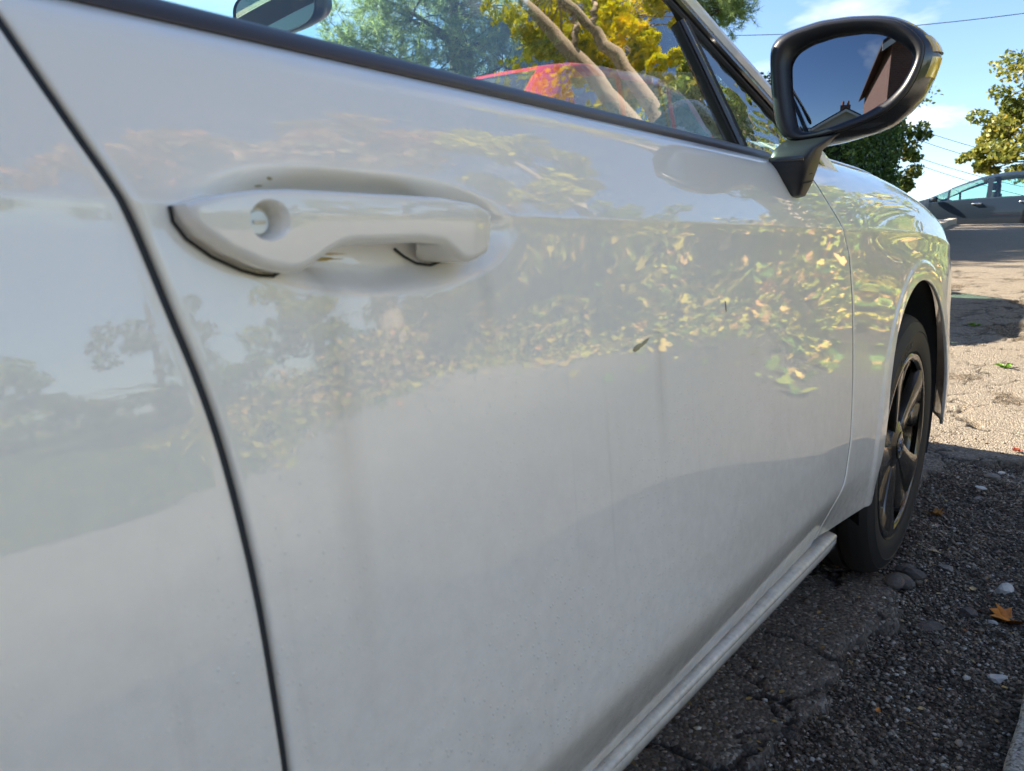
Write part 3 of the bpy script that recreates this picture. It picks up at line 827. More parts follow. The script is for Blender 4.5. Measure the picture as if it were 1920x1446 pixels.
# rear-view mirror hung from the windscreen
rvm = np.array([.80, .815, 1.165]); ra = np.array([-.13, -.99, -.03]); ra /= np.linalg.norm(ra)
rn = np.array([-.97, -.06, -.125]); rn -= rn.dot(ra) * ra; rn /= np.linalg.norm(rn); rb = np.cross(rn, ra)
if rb[2] < 0: rb = -rb
t_ = np.linspace(0, 2 * math.pi, 48, endpoint=False)
ex = np.sign(np.cos(t_)) * np.abs(np.cos(t_)) ** .45 * .142; ez = np.sign(np.sin(t_)) * np.abs(np.sin(t_)) ** .55 * .040
ring = lambda s, d: rvm + (ex * s)[:, None] * ra + (ez * (1 - (1 - s) * 3))[:, None] * rb + d * rn
P = np.stack([ring(1.0, -.002), ring(1.0, .004), ring(1.015, 0), ring(1.0, -.016), ring(.93, -.034), ring(.72, -.04)])
inner_mirror = grid_obj('rear_view_mirror', P, M['trim'], car, wrap=True)
mesh_obj('mirror_glass', ring(.985, .001), [tuple(range(48))], M['mirror_in'], inner_mirror, smooth=False)
v_, f_ = tube_geo([rvm - .03 * rn, rvm - .05 * rn + [.03, .0, .04], rvm + [.10, 0.0, .10]], [.014, .018, .03], 12)
fast_mesh('mirror_stalk', v_, f_, M['headliner'], inner_mirror)
box('sensor_housing', .80, .93, .80, .92, 1.252, 1.29, M['headliner'], car, .008)

# door handle ------------------------------------------------------
hx = np.concatenate([np.linspace(.1785, .20, 12, endpoint=False), np.linspace(.20, .37, 52, endpoint=False), np.linspace(.37, .3905, 14)])
h_top = np.interp(hx, [.1785, .185, .196, .210, .226, .273, .33, .363, .380, .387, .3905], [.8005, .803, .8058, .808, .809, .8092, .8095, .807, .8025, .799, .794])
h_low = np.interp(hx, [.1785, .1795, .185, .196, .211, .220, .228, .233, .238, .247, .256, .265, .285, .314, .334, .341, .352, .358, .370, .380, .387, .3905],
                  [.7985, .794, .786, .778, .771, .7685, .7675, .7685, .771, .7762, .7805, .782, .7825, .783, .7815, .7775, .7712, .770, .7725, .776, .783, .791])
h_front = np.interp(hx, [.1785, .182, .19, .205, .23, .30, .36, .378, .386, .3905], [-.012, -.016, -.0195, -.0225, -.0250, -.0275, -.0265, -.023, -.017, -.008])
h_back = np.interp(hx, [.1785, .238, .250, .262, .325, .338, .348, .3905], [.016, .016, .006, -.010, -.010, .004, .016, .016])
def h_section(x, zt, zl, yf, yb):
    hz = (zt - zl) / 2; rt = min(.0030, hz * .9); rb = min(.0062, hz * .9)
    face = lambda z: yf + .9 * max(0, z - .797) ** 1.6 + .35 * max(0, .797 - z) ** 1.35      # one gently crowned outer face for the whole grip
    pts = [(face(z), z) for z in np.linspace(zl + rb, zt - rt, 18)]
    y0_ = face(zt - rt); pts += [(y0_ + rt * (1 - math.cos(a)), zt - rt + rt * math.sin(a)) for a in np.linspace(.25, math.pi / 2, 7)]
    pts += [(y, zt) for y in np.linspace(y0_ + rt, yb, 6)[1:]]
    pts += [(yb, z) for z in np.linspace(zt, zl, 7)[1:-1]]
    y1_ = face(zl + rb); pts += [(y, zl) for y in np.linspace(yb, y1_ + rb, 6)]
    pts += [(y1_ + rb * (1 - math.sin(a)), zl + rb - rb * math.cos(a)) for a in np.linspace(0, math.pi / 2 - .2, 8)[1:]]
    return pts
_S = [h_section(hx[i], h_top[i], h_low[i], h_front[i], h_back[i]) for i in range(len(hx))]
NS = len(_S[0])
P = np.array([[(hx[i], y, z) for y, z in _S[i]] for i in range(len(hx))])
F = [tuple(f) for f in grid_faces(len(hx), NS, wrap=True)] + [tuple(range(NS))[::-1], tuple((len(hx) - 1) * NS + i for i in range(NS))]
hme = bpy.data.meshes.new('door_handle'); hme.from_pydata([tuple(p) for p in P.reshape(-1, 3)], [], F); hme.update()
bm = bmesh.new(); bm.from_mesh(hme); bmesh.ops.recalc_face_normals(bm, faces=bm.faces); bm.to_mesh(hme); bm.free()
tmp = bpy.data.objects.new('tmp_handle', hme); COL.objects.link(tmp)
LKX, LKZ = .2135, .7935
cut = bpy.data.meshes.new('cut'); bm = bmesh.new()
prof = [(.0000, -.0120), (.0068, -.0120), (.0076, -.0165), (.0084, -.0205), (.0096, -.0225), (.0115, -.0240), (.0130, -.034), (.0, -.034)]
rings = []
for r_, y_ in prof[1:-1]:
    rings.append([bm.verts.new((LKX + r_ * math.cos(a), y_, LKZ + r_ * math.sin(a))) for a in np.linspace(0, 2 * math.pi, 48, endpoint=False)])
for a, b in zip(rings[:-1], rings[1:]):
    for i in range(48): bm.faces.new([a[i], a[(i + 1) % 48], b[(i + 1) % 48], b[i]])
bm.faces.new(rings[0]); bm.faces.new(rings[-1]); bmesh.ops.recalc_face_normals(bm, faces=bm.faces); bm.to_mesh(cut); bm.free()
cut_o = bpy.data.objects.new('tmp_cut', cut); COL.objects.link(cut_o)
md = tmp.modifiers.new('b', 'BOOLEAN'); md.operation = 'DIFFERENCE'; md.object = cut_o; md.solver = 'EXACT'
dg = bpy.context.evaluated_depsgraph_get()
hm2 = bpy.data.meshes.new_from_object(tmp.evaluated_get(dg))
bpy.data.objects.remove(tmp); bpy.data.objects.remove(cut_o)
hm2.name = 'door_handle'
hm2.polygons.foreach_set('use_smooth', np.ones(len(hm2.polygons), bool)); hm2.set_sharp_from_angle(angle=rad(38))
hm2.materials.clear()
handle = link('door_handle', hm2, M['paint_clean'], front_door)
th = np.linspace(0, 2 * math.pi, 36, endpoint=False)
def disc(name, r, y, cxz, mat, par, dome=0.0, seg=36):
    t_ = np.linspace(0, 2 * math.pi, seg, endpoint=False); vs = [(cxz[0], y - dome, cxz[1])]; fs = []
    rr = [r * .5, r * .93, r]; yy_ = [y - dome * .8, y - dome * .15, y + .001]
    for q, w in zip(rr, yy_): vs += [(cxz[0] + q * math.cos(a), w, cxz[1] + q * math.sin(a)) for a in t_]
    for i in range(seg): fs.append((0, 1 + i, 1 + (i + 1) % seg))
    for k in range(2):
        for i in range(seg): fs.append((1 + k * seg + i, 1 + (k + 1) * seg + i, 1 + (k + 1) * seg + (i + 1) % seg, 1 + k * seg + (i + 1) % seg))
    return mesh_obj(name, vs, fs, mat, par, sharp=40)
lk = disc('lock_cylinder', .0060, -.0150, (LKX - .0003, LKZ - .0005), M['lockface'], front_door, .0002)
box('lock_shutter', LKX - .0036, LKX + .0030, -.0162, -.0150, LKZ - .0012, LKZ + .0004, M['steel'], front_door, .0003)
# black gaskets round the two handle feet
def gasket(pts, name):
    P_ = [(x, float(side_y(x, z)) - .0015, z) for x, z in pts]
    v_, f_ = tube_geo(P_, .0009, 8); fast_mesh(name, v_, f_, M['rubber'], front_door)
gasket([(.1772, .800), (.1780, .793), (.1835, .785), (.195, .7765), (.210, .7695), (.2195, .7668), (.2285, .7660), (.236, .7680)], 'handle_gasket')
gasket([(.3335, .7790), (.341, .7742), (.350, .7695), (.359, .7682), (.371, .7708), (.3815, .7748), (.3885, .782)], 'handle_gasket')
def patch(name, cx, cz, rx, rz, mat, thick=.0007, lift=.0003, ang=0.0, par=None, jag=.25, seed=0):
    rr = np.random.default_rng(seed); n = 22; t_ = np.linspace(0, 2 * math.pi, n, endpoint=False)
    j = 1 + jag * (rr.random(n) - .5); vs = []
    for k, (s, d) in enumerate([(1, 0), (.75, .8), (.4, 1)]):
        for i in range(n):
            a, b = rx * s * j[i] * math.cos(t_[i]), rz * s * j[i] * math.sin(t_[i])
            x = cx + a * math.cos(ang) - b * math.sin(ang); z = cz + a * math.sin(ang) + b * math.cos(ang)
            vs.append((x, float(side_y(x, z)) - lift - thick * d, z))
    fs = [tuple(f) for f in grid_faces(3, n, wrap=True)] + [tuple(2 * n + i for i in range(n))]
    return mesh_obj(name, vs, fs, mat, par or front_door)
patch('dirt_splash', .598, .6885, .0085, .0026, M['stain'], ang=.22, seed=3)
patch('dirt_splash', .611, .6915, .010, .0018, M['stain'], ang=.30, thick=.0003, seed=5)
patch('dirt_streak', .799, .712, .0012, .0065, M['stain'], ang=.1, seed=6)
patch('dirt_fleck', .2385, .8165, .0022, .0006, M['stain'], ang=-.15, seed=7)
patch('dirt_fleck', .2335, .8125, .0030, .0004, M['stain'], ang=.1, seed=8)
patch('grime_line', .262, .7735, .026, .0012, M['rust'], ang=.0, seed=9, jag=.6, thick=.0002)
patch('grime_line', .268, .7765, .022, .0007, M['rust'], ang=.0, seed=10, jag=.6, thick=.0002)

# wing mirror ------------------------------------------------------
MA = rad(11)
m_n = np.array([-math.cos(MA), -math.sin(MA), 0]); m_e = np.array([math.sin(MA), -math.cos(MA), 0]); m_z = np.array([0, 0, 1.0]); m_0 = np.array([1.05, -.05, .97])
outer = np.array([(-0.0986, 0.0462), (-0.0982, 0.0626), (-0.0911, 0.0741), (-0.0751, 0.0807), (-0.04, 0.0879), (-0.0056, 0.0884), (0.028, 0.0853), (0.0478, 0.0811), (0.0645, 0.0731), (0.078, 0.064), (0.0935, 0.048), (0.0985, 0.0356), (0.097, 0.0225), (0.0926, 0.0053), (0.0855, -0.0119), (0.0736, -0.028), (0.0555, -0.0442), (0.0313, -0.0532), (-0.0025, -0.0611), (-0.0323, -0.0650), (-0.0581, -0.0616), (-0.0735, -0.0532), (-0.0828, -0.0404), (-0.0887, -0.0213), (-0.0946, 0.0127)])
glass_o = np.array([(-0.0761, 0.0444), (-0.073, 0.0532), (-0.0671, 0.0608), (-0.0505, 0.0688), (-0.0225, 0.0736), (0.0118, 0.0733), (0.0288, 0.0701), (0.0426, 0.0633), (0.0566, 0.0531), (0.0672, 0.0434), (0.0701, 0.0346), (0.0674, 0.0228), (0.0578, 0.003), (0.0441, -0.0117), (0.0199, -0.0258), (-0.0141, -0.0379), (-0.0352, -0.0439), (-0.0525, -0.0447), (-0.0603, -0.0385), (-0.0652, -0.0213), (-0.0722, 0.0127)])
def resamp(p, n):
    c = p.mean(0); a = np.unwrap(np.arctan2(p[:, 1] - c[1], p[:, 0] - c[0])); 
    if a[-1] < a[0]: p = p[::-1]; a = a[::-1]
    q = np.concatenate([p, p[:1]]); d = np.concatenate([[0], np.cumsum(np.linalg.norm(np.diff(q, axis=0), axis=1))])
    t = np.linspace(0, d[-1], n, endpoint=False); r = np.stack([np.interp(t, d, q[:, 0]), np.interp(t, d, q[:, 1])], 1)
    k = np.roll(r, 1, 0) * .25 + r * .5 + np.roll(r, -1, 0) * .25
    s = int(np.argmin(np.abs(np.arctan2(k[:, 1] - c[1], k[:, 0] - c[0]) + math.pi * .99)))
    return np.roll(k, -s, 0)
NM = 96
oo, go = resamp(outer, NM), resamp(glass_o, NM)
def mring(p, depth): return m_0 + p[:, :1] * m_e + p[:, 1:] * m_z - depth * m_n
c_ = oo.mean(0)
back_c = np.array([.0, .012])
def scl(p, sx_, sz_, c=c_, sh=(0, 0)): return (p - c) * [sx_, sz_] + c + np.array(sh)
frame_o = np.array([(-0.0986, 0.0462), (-0.0982, 0.0626), (-0.0911, 0.0741), (-0.0751, 0.0807), (-0.04, 0.0879), (-0.0056, 0.0884), (0.028, 0.0848), (0.048, 0.0794), (0.0633, 0.0691), (0.0747, 0.0569), (0.0812, 0.0461), (0.0802, 0.0311), (0.0762, 0.0146), (0.0682, -0.0034), (0.0565, -0.018), (0.0426, -0.0292), (0.0216, -0.0383), (-0.0036, -0.0465), (-0.0333, -0.0529), (-0.0586, -0.055), (-0.0737, -0.0513), (-0.0828, -0.0404), (-0.0887, -0.0213), (-0.0946, 0.0127)])
out35 = np.array([(-0.1037, 0.0536), (-0.1035, 0.0705), (-0.096, 0.0824), (-0.0795, 0.0892), (-0.0442, 0.0967), (-0.0087, 0.0976), (0.026, 0.0945), (0.0465, 0.09), (0.0637, 0.0815), (0.0776, 0.072), (0.0936, 0.0556), (0.1008, 0.0428), (0.0993, 0.0292), (0.0937, 0.0115), (0.0864, -0.0063), (0.0731, -0.0229), (0.0544, -0.0396), (0.0294, -0.0489), (-0.0055, -0.0571), (-0.0363, -0.062), (-0.0629, -0.0576), (-0.0788, -0.0489), (-0.0884, -0.0357), (-0.0945, -0.016), (-0.1002, 0.0191)])
fo, so = resamp(frame_o, NM), resamp(out35, NM)
c_ = so.mean(0)
def lerp(a, b, t): return a * (1 - t) + b * t
rings = [mring(go, .030), mring(go, .013), mring(lerp(go, fo, .12), .0075), mring(lerp(go, fo, .35), .0025), mring(lerp(go, fo, .65), -.0005), mring(lerp(go, fo, .90), .0005), mring(fo, .0035), mring(fo, .010)]
shell0 = len(rings)
rings += [mring(lerp(fo, so, .03), .0075), mring(lerp(fo, so, .35), .0105), mring(lerp(fo, so, .78), .020), mring(so, .034), mring(scl(so, .995, .985, sh=(.001, 0)), .055), mring(scl(so, .93, .90, sh=(.003, .001)), .080), mring(scl(so, .78, .72, sh=(.006, .002)), .100), mring(scl(so, .50, .42, sh=(.008, .004)), .112), mring(scl(so, .15, .12, sh=(.008, .004)), .116)]
housing = grid_obj('wing_mirror', np.stack(rings[:shell0]), M['trim'], car, wrap=True, sharp=70)
cap = grid_obj('mirror_cap', np.stack([mring(scl(fo, .985, .985), .012)] + rings[shell0:]), M['cap'], housing, wrap=True, sharp=60)
# joint line between frame and cap, then the glass: a slightly convex plate
v_, f_ = tube_geo(np.concatenate([mring(fo, .0068), mring(fo, .0068)[:1]]), .0009, 6)
fast_mesh('mirror_joint', v_, f_, M['gap'], housing)
gc_ = go.mean(0); gr = []
tilt_a, tilt_u = rad(3.0), rad(2.4)
for s in np.concatenate([np.linspace(1.03, .05, 16), [.0002]]):
    p = (go - gc_) * s + gc_
    d2 = ((p - gc_) ** 2).sum(1)
    dep = .014 + d2 / (2 * 1.05) + (p[:, 0] - gc_[0]) * math.tan(tilt_a) * -1 + (p[:, 1] - gc_[1]) * math.tan(tilt_u)
    gr.append(m_0 + p[:, :1] * m_e + p[:, 1:] * m_z - dep[:, None] * m_n)
grid_obj('mirror_glass', np.stack(gr), M['mirror'], housing, wrap=True)
# side repeater lens on the outer tip
seg_ = np.array([i for i in range(NM) if so[i, 0] > .086 and .008 < so[i, 1] < .066])
seg_ = seg_[np.argsort(so[seg_, 1])]
up_ = seg_[so[seg_, 1] > .037]; lo_ = seg_[so[seg_, 1] <= .040]
def lens(idx, nm, lift):
    pr_ = [mring(lerp(fo, so, t_), d)[idx] + m_e * l_ for t_, d, l_ in ((.50, .0135, -.001), (.60, .0145, lift), (.84, .0225, lift), (1.0, .033, lift), (1.0, .045, lift), (.99, .050, -.001))]
    grid_obj(nm, np.stack(pr_), M['lens'], housing)
lens(up_, 'turn_signal_lens', .0022); lens(lo_, 'turn_signal_base', .0012)
# mirror foot: wedge from the door skin up to the shell
def quadring(c, ex_, ey_, hx_, hy_, e=.35, n=28):
    t_ = np.linspace(0, 2 * math.pi, n, endpoint=False)
    return np.array(c) + (hx_ * np.sign(np.cos(t_)) * np.abs(np.cos(t_)) ** e)[:, None] * np.array(ex_) + (hy_ * np.sign(np.sin(t_)) * np.abs(np.sin(t_)) ** e)[:, None] * np.array(ey_)
X1, Y1 = (1, 0, 0), (0, 1, 0)
fr = [quadring((1.064, .022, .842), X1, Y1, .010, .010), quadring((1.062, .016, .8445), X1, Y1, .017, .0135), quadring((1.054, .014, .862), X1, Y1, .024, .021), quadring((1.047, .013, .884), X1, Y1, .0275, .028), quadring((1.050, .010, .902), (1, .1, .05), Y1, .027, .030), quadring((1.066, .000, .917), (1, .15, .1), Y1, .026, .033), quadring((1.088, -.014, .930), (1, .15, .1), Y1, .024, .034)]
foot = grid_obj('mirror_foot', np.stack(fr), M['trim'], housing, wrap=True, flip=True, sharp=45)
v0 = np.array(fr[1]).mean(0)
mesh_obj('foot_base', list(fr[1]), [tuple(range(28))], M['trim'], housing, smooth=False)
for k in range(4):                                              # drain ribs on the underside of the foot
    z_ = .858 + k * .011
    v_, f_ = tube_geo([(1.032 - .002 * k, -.0045 - .0028 * k, z_), (1.050, -.0075 - .0028 * k, z_ + .003), (1.072, -.0065 - .0028 * k, z_ + .007)], .0010, 6)
    fast_mesh('foot_rib', v_, f_, M['rubber'], housing)
box('foot_insert', 1.0175, 1.0215, -.010, .036, .886, .893, M['gloss'], housing, .002)
# far mirror, so that the car is whole
far = mirror_pts(np.concatenate([mring(fo, .004), mring(so, .04), mring(scl(so, .7, .6), .10)]))
fmo = fast_mesh('wing_mirror', far, grid_faces(3, NM, wrap=True, flip=True), M['trim'], car)
v_, f_ = tube_geo(mirror_pts(np.array([(1.07, .03, .85), (1.07, .0, .89), (1.09, -.02, .93)])), [.03, .04, .03], 12)
fast_mesh('mirror_foot', v_, f_, M['trim'], fmo)

# wheels -----------------------------------------------------------
WX, WZ, WR = 1.90, .311, .311
def make_wheel(xc, y0, sgn=1, detail=True):
    w = empty('wheel', (xc, y0, WZ), car)
    KS = 1.0                                                     # profile below drawn for a 311 mm radius
    DO = .018                                                     # wheel disc sits nearly flush with the sidewall
    def pr(L): return [(r, y) for r, y in L]
    tprof = [(.212, .030), (.215, .020), (.219, .0135), (.2222, .0108), (.2235, .0085), (.2245, .0100), (.232, .0070), (.245, .0045), (.258, .0035), (.268, .0040), (.2695, .0026), (.2715, .0040), (.282, .0075), (.2915, .0130), (.2930, .0115), (.296, .0155), (.302, .0225), (.3065, .031), (.3085, .040)]
    tread = []
    for y_ in np.linspace(.042, .178, 5):
        tread += [(.3095, y_), (.3105, y_ + .002), (.3108, y_ + .022), (.3098, y_ + .024), (.3035, y_ + .0255), (.3035, y_ + .0315), (.3095, y_ + .033)]
    tprof += tread[:-4] + [(.306, .212), (.296, .223), (.27, .23), (.22, .225), (.203, .21)]
    def lat(name, prof, mat, sharp=30, seg=96, out=0.0):
        p = np.array(prof, float) * [KS, 1]; p[:, 1] -= out * np.clip((.206 - p[:, 0] / KS) / .02, 0, 1); t_ = np.linspace(0, 2 * math.pi, seg, endpoint=False)
        P = np.stack([xc + p[:, None, 0] * np.cos(t_), y0 + sgn * np.repeat(p[:, 1:2], seg, 1), WZ + p[:, None, 0] * np.sin(t_)], -1)
        return grid_obj(name, P, mat, w, wrap=True, sharp=sharp, flip=(sgn > 0))
    lat('tyre', tprof, M['tyre'], 40, 120)
    lat('rim', [(.200, .016), (.2045, .0105), (.2095, .0085), (.2165, .0085), (.2195, .0115), (.2180, .020), (.212, .026), (.205, .034), (.198, .06), (.192, .12), (.194, .20)], M['rim'])
    lat('brake_disc', [(.02, .105), (.07, .100), (.075, .108), (.135, .108), (.135, .118), (.02, .118)], M['steel'])
    lat('hub', [(.0, .098), (.060, .098), (.19, .175), (.19, .20)], M['gap'])
    for k in range(5):
        a0 = math.pi / 2 + .16 + k * 2 * math.pi / 5
        rows = []
        for r_, hw, yo, tw in [(.022, .019, .030, .000), (.045, .024, .0225, .004), (.075, .038, .0195, .008), (.110, .047, .0170, .012), (.145, .059, .0145, .014), (.175, .072, .0115, .014), (.192, .083, .0095, .012), (.206, .092, .0095, .009)]:
            sec = []
            for u_, dy in [(-1, .020 + tw), (-.96, .0015 + tw), (-.88, tw * .9), (-.30, tw * .55), (-.24, tw * .5 + .0035), (-.18, tw * .45 + .0035), (-.12, tw * .4), (.5, 0), (.92, -.0005), (1.0, .002), (1.04, .022)]:
                r_s = r_ * KS; an = a0 + math.asin(max(-.95, min(.95, u_ * hw / r_))) + (.20 - r_) * .55
                sec.append((xc + r_s * math.cos(an), y0 + sgn * (yo + dy), WZ + r_s * math.sin(an)))
            rows.append(sec)
        grid_obj('spoke', np.array(rows), M['rim'], w, sharp=38, flip=(sgn < 0))
    lat('hub_cover', [(.062, .052), (.056, .040), (.036, .0335), (.0335, .0325), (.033, .036)], M['rim'], out=.016)
    capm = lat('centre_cap', [(.0325, .036), (.0325, .0305), (.0300, .0290), (.0285, .0305), (.012, .0290), (.0005, .0288)], M['rim'], out=.016)
    if detail:
        for sg in (-1, 1):      # two interlocking slanted bars on the cap
            pts = [(-.016, .0075), (.008, .0165), (.013, .0115), (-.004, .0045), (.0135, .0005), (.0085, -.0015), (-.0135, .003)]
            top = [(xc + sg * px_, y0 + sgn * .0105, WZ + sg * pz_) for px_, pz_ in pts]; bot = [(x, y + sgn * .004, z) for x, y, z in top]
            n = len(pts)
            mesh_obj('cap_emblem', top + bot, [tuple(range(n))] + [(i, (i + 1) % n, n + (i + 1) % n, n + i) for i in range(n)], M['chrome'], w, smooth=False)
        for k in range(5):
            a = math.pi / 2 + .16 + (k + .5) * 2 * math.pi / 5
            v_, f_ = tube_geo([(xc + .048 * math.cos(a), y0 + .030, WZ + .048 * math.sin(a)), (xc + .048 * math.cos(a), y0 + .058, WZ + .048 * math.sin(a))], [.007, .007], 6)
            fast_mesh('wheel_bolt', v_, f_, M['rim_dark'], w, smooth=False)
        a = rad(-72)
        v_, f_ = tube_geo([(xc + .188 * math.cos(a), y0 + .032, WZ + .188 * math.sin(a)), (xc + .184 * math.cos(a), y0 + .014, WZ + .184 * math.sin(a))], [.004, .0045], 8)
        fast_mesh('valve', v_, f_, M['rubber'], w)
        # moulded size marking on the sidewall
        cu = bpy.data.curves.new('t', 'FONT'); cu.body = '195/55R16'; cu.size = .027; cu.extrude = .0005; cu.align_x = 'CENTER'
        to = bpy.data.objects.new('t', cu); COL.objects.link(to)
        dg = bpy.context.evaluated_depsgraph_get(); tm = bpy.data.meshes.new_from_object(to.evaluated_get(dg)); bpy.data.objects.remove(to)
        co = np.zeros(len(tm.vertices) * 3); tm.vertices.foreach_get('co', co); co = co.reshape(-1, 3)
        R0 = .2385 * KS
        an = rad(112) - co[:, 0] / .25
        rr_ = R0 + co[:, 1]
        yy_ = np.interp(rr_ / KS, [.222, .232, .245, .258, .268, .282], [.0105, .0070, .0045, .0035, .0040, .0075])
        new = np.stack([xc + rr_ * np.cos(an), y0 + yy_ - .0004 - co[:, 2], WZ + rr_ * np.sin(an)], -1)
        tm.vertices.foreach_set('co', new.ravel()); tm.update(); tm.name = 'size_marking'; tm.materials.clear()
        link('size_marking', tm, M['tyre_text'], w)
    return w
make_wheel(WX, -.006)
make_wheel(XB, .012, detail=False)
make_wheel(WX, CW - .012, -1, False)
make_wheel(XB, CW - .012, -1, False)
def liner(xc, y0, y1):
    t_ = np.linspace(-.35, math.pi + .35, 40)
    P = np.stack([np.stack([xc + r * np.cos(t_), np.full(40, y), ZA + r * np.sin(t_)], -1) for r, y in ((RA + .004, y0), (RA - .012, y0 + .02), (RA - .012, y1), (.02, y1 + .01))])
    grid_obj('arch_liner', P, M['gap'], car)
liner(XA, .002, .33); liner(XB + .01, .018, .33)

# ================================================================== OTHER CARS
def make_far_car(name, label, origin, heading, L, paint, glassm, prof, wheels, win, wcol, height_scale=1.0):
    """prof: control points along the length (x from front = 0 to rear = L): top line, belt, half width"""
    ox, oy, oz = origin
    root = empty(name, origin); tag(root, label, 'car')
    ch, sh = math.cos(heading), math.sin(heading)
    def W(p):
        p = np.asarray(p, float); lx = -(p[..., 0] - L / 2)          # local +x is forward
        return np.stack([ox + lx * ch - p[..., 1] * sh, oy + lx * sh + p[..., 1] * ch, oz + p[..., 2]], -1)
    st = sorted(set([round(v, 4) for v in np.linspace(0, L, 64)] + [round(x, 4) for pr_ in win for x in pr_] +
                    [round(wx + .37 * math.cos(a), 4) for wx in wheels for a in np.linspace(0, math.pi, 25)]))
    st = np.array([x for x in st if 0 <= x <= L])
    top = np.interp(st, *zip(*prof['top'])); belt = np.interp(st, *zip(*prof['belt'])); hw = np.interp(st, *zip(*prof['half']))
    for _ in range(2):
        kk = np.array([.25, .5, .25]); top = np.convolve(np.pad(top, 1, mode='edge'), kk, 'valid'); hw = np.convolve(np.pad(hw, 1, mode='edge'), kk, 'valid')
    belt = np.minimum(belt, top - .03)
    zl = np.full(len(st), .22)
    for wx in wheels:
        d = np.abs(st - wx); zl = np.where(d <= .3701, np.maximum(zl, .32 + np.sqrt(np.maximum(.37 ** 2 - d ** 2, 0))), zl)
    zl = np.minimum(zl, belt - .03)
    gl = np.clip((top - belt) / .5, 0, 1)
    rowsP = []
    def R(y, z): rowsP.append((y, z))
    R(hw - .05, zl); R(hw - .012, zl * .75 + belt * .25); R(hw, zl * .45 + belt * .55); R(hw - .012, zl * .14 + belt * .86); R(hw - .035, belt)
    R(hw - .045 - .05 * gl, belt + (top - belt) * .06); R(hw - .06 - .17 * gl, belt + (top - belt) * .86); R(hw - .12 - .20 * gl, belt + (top - belt) * .97); R(hw * .45, top + .008); R(hw * 0, top + .014)
    n, k = len(st), len(rowsP)
    Y = np.stack([r[0] for r in rowsP], 1); Z = np.stack([r[1] for r in rowsP], 1)
    half = np.stack([np.repeat(st[:, None], k, 1), Y, Z], -1)
    other = half[:, ::-1][:, 1:].copy(); other[..., 1] *= -1
    full = np.concatenate([half, other], 1); kk_ = full.shape[1]
    q = grid_faces(n, kk_).reshape(n - 1, kk_ - 1, 4)
    xm = (st[1:] + st[:-1]) / 2
    is_glass = np.zeros((n - 1, kk_ - 1), bool)
    for a, b in win:
        m = (xm > a) & (xm < b) & (gl[:-1] > .1)
        is_glass[m, 5] = True; is_glass[m, kk_ - 2 - 5] = True
    slope = np.abs(np.diff(top) / np.diff(st))
    scr = (xm > prof['screen'][0]) & (xm < prof['screen'][1])
    is_glass[scr, 7:kk_ - 8] = True
    rsc = (xm > prof['rear'][0]) & (xm < prof['rear'][1])
    is_glass[rsc, 8:kk_ - 9] = True
    V = W(full).reshape(-1, 3)
    body = fast_mesh('body', V, q[~is_glass], paint, root, sharp=38)
    for nm, a, b in [('side_window', *w_) for w_ in win]:
        for col in (5, kk_ - 2 - 5):
            m = np.zeros_like(is_glass); m[(xm > a) & (xm < b) & (gl[:-1] > .1), col] = True
            if m.any():
                f = q[m]; u, inv = np.unique(f, return_inverse=True); fast_mesh(nm, V[u], inv.reshape(f.shape), glassm, root)
    for nm, sel in (('windscreen', scr), ('rear_screen', rsc)):
        m = np.zeros_like(is_glass); m[sel, (7 if nm == 'windscreen' else 8):(kk_ - 8 if nm == 'windscreen' else kk_ - 9)] = True
        if m.any():
            f = q[m]; u, inv = np.unique(f, return_inverse=True); fast_mesh(nm, V[u], inv.reshape(f.shape), glassm, root)
    def ends(i, nm):
        ring = full[i]; fast_mesh(nm, W(ring), np.array([tuple(range(kk_))]), paint, root, smooth=False)
    ends(0, 'front_bumper'); ends(n - 1, 'tailgate')
    fl = np.array([(x, y, z) for x in (.15, L - .15) for y in (-.72, .72) for z in (.24,)])
    fast_mesh('underbody', W(fl), np.array([(0, 1, 3, 2)]), M['gap'], root, smooth=False)
    # seats, dashboard
    def lbox(nm, x0, x1, y0, y1, z0, z1, m_):
        v_, f_ = box_geo(x0, x1, y0, y1, z0, z1); fast_mesh(nm, W(v_), f_, m_, root, smooth=False)
    a, b = win[0][0], win[-1][1]
    lbox('dashboard', a + .05, a + .35, -.66, .66, .45, belt.max() - .02, M['dash'])
    for sx_ in (a + 1.15, a + 1.95):
        for sy in (-.36, .36):
            lbox('seat', sx_, sx_ + .14, sy - .22, sy + .22, .4, belt.max() + .12, M['fabric'])
            lbox('headrest', sx_ + .03, sx_ + .12, sy - .12, sy + .12, belt.max() + .16, belt.max() + .32, M['fabric'])
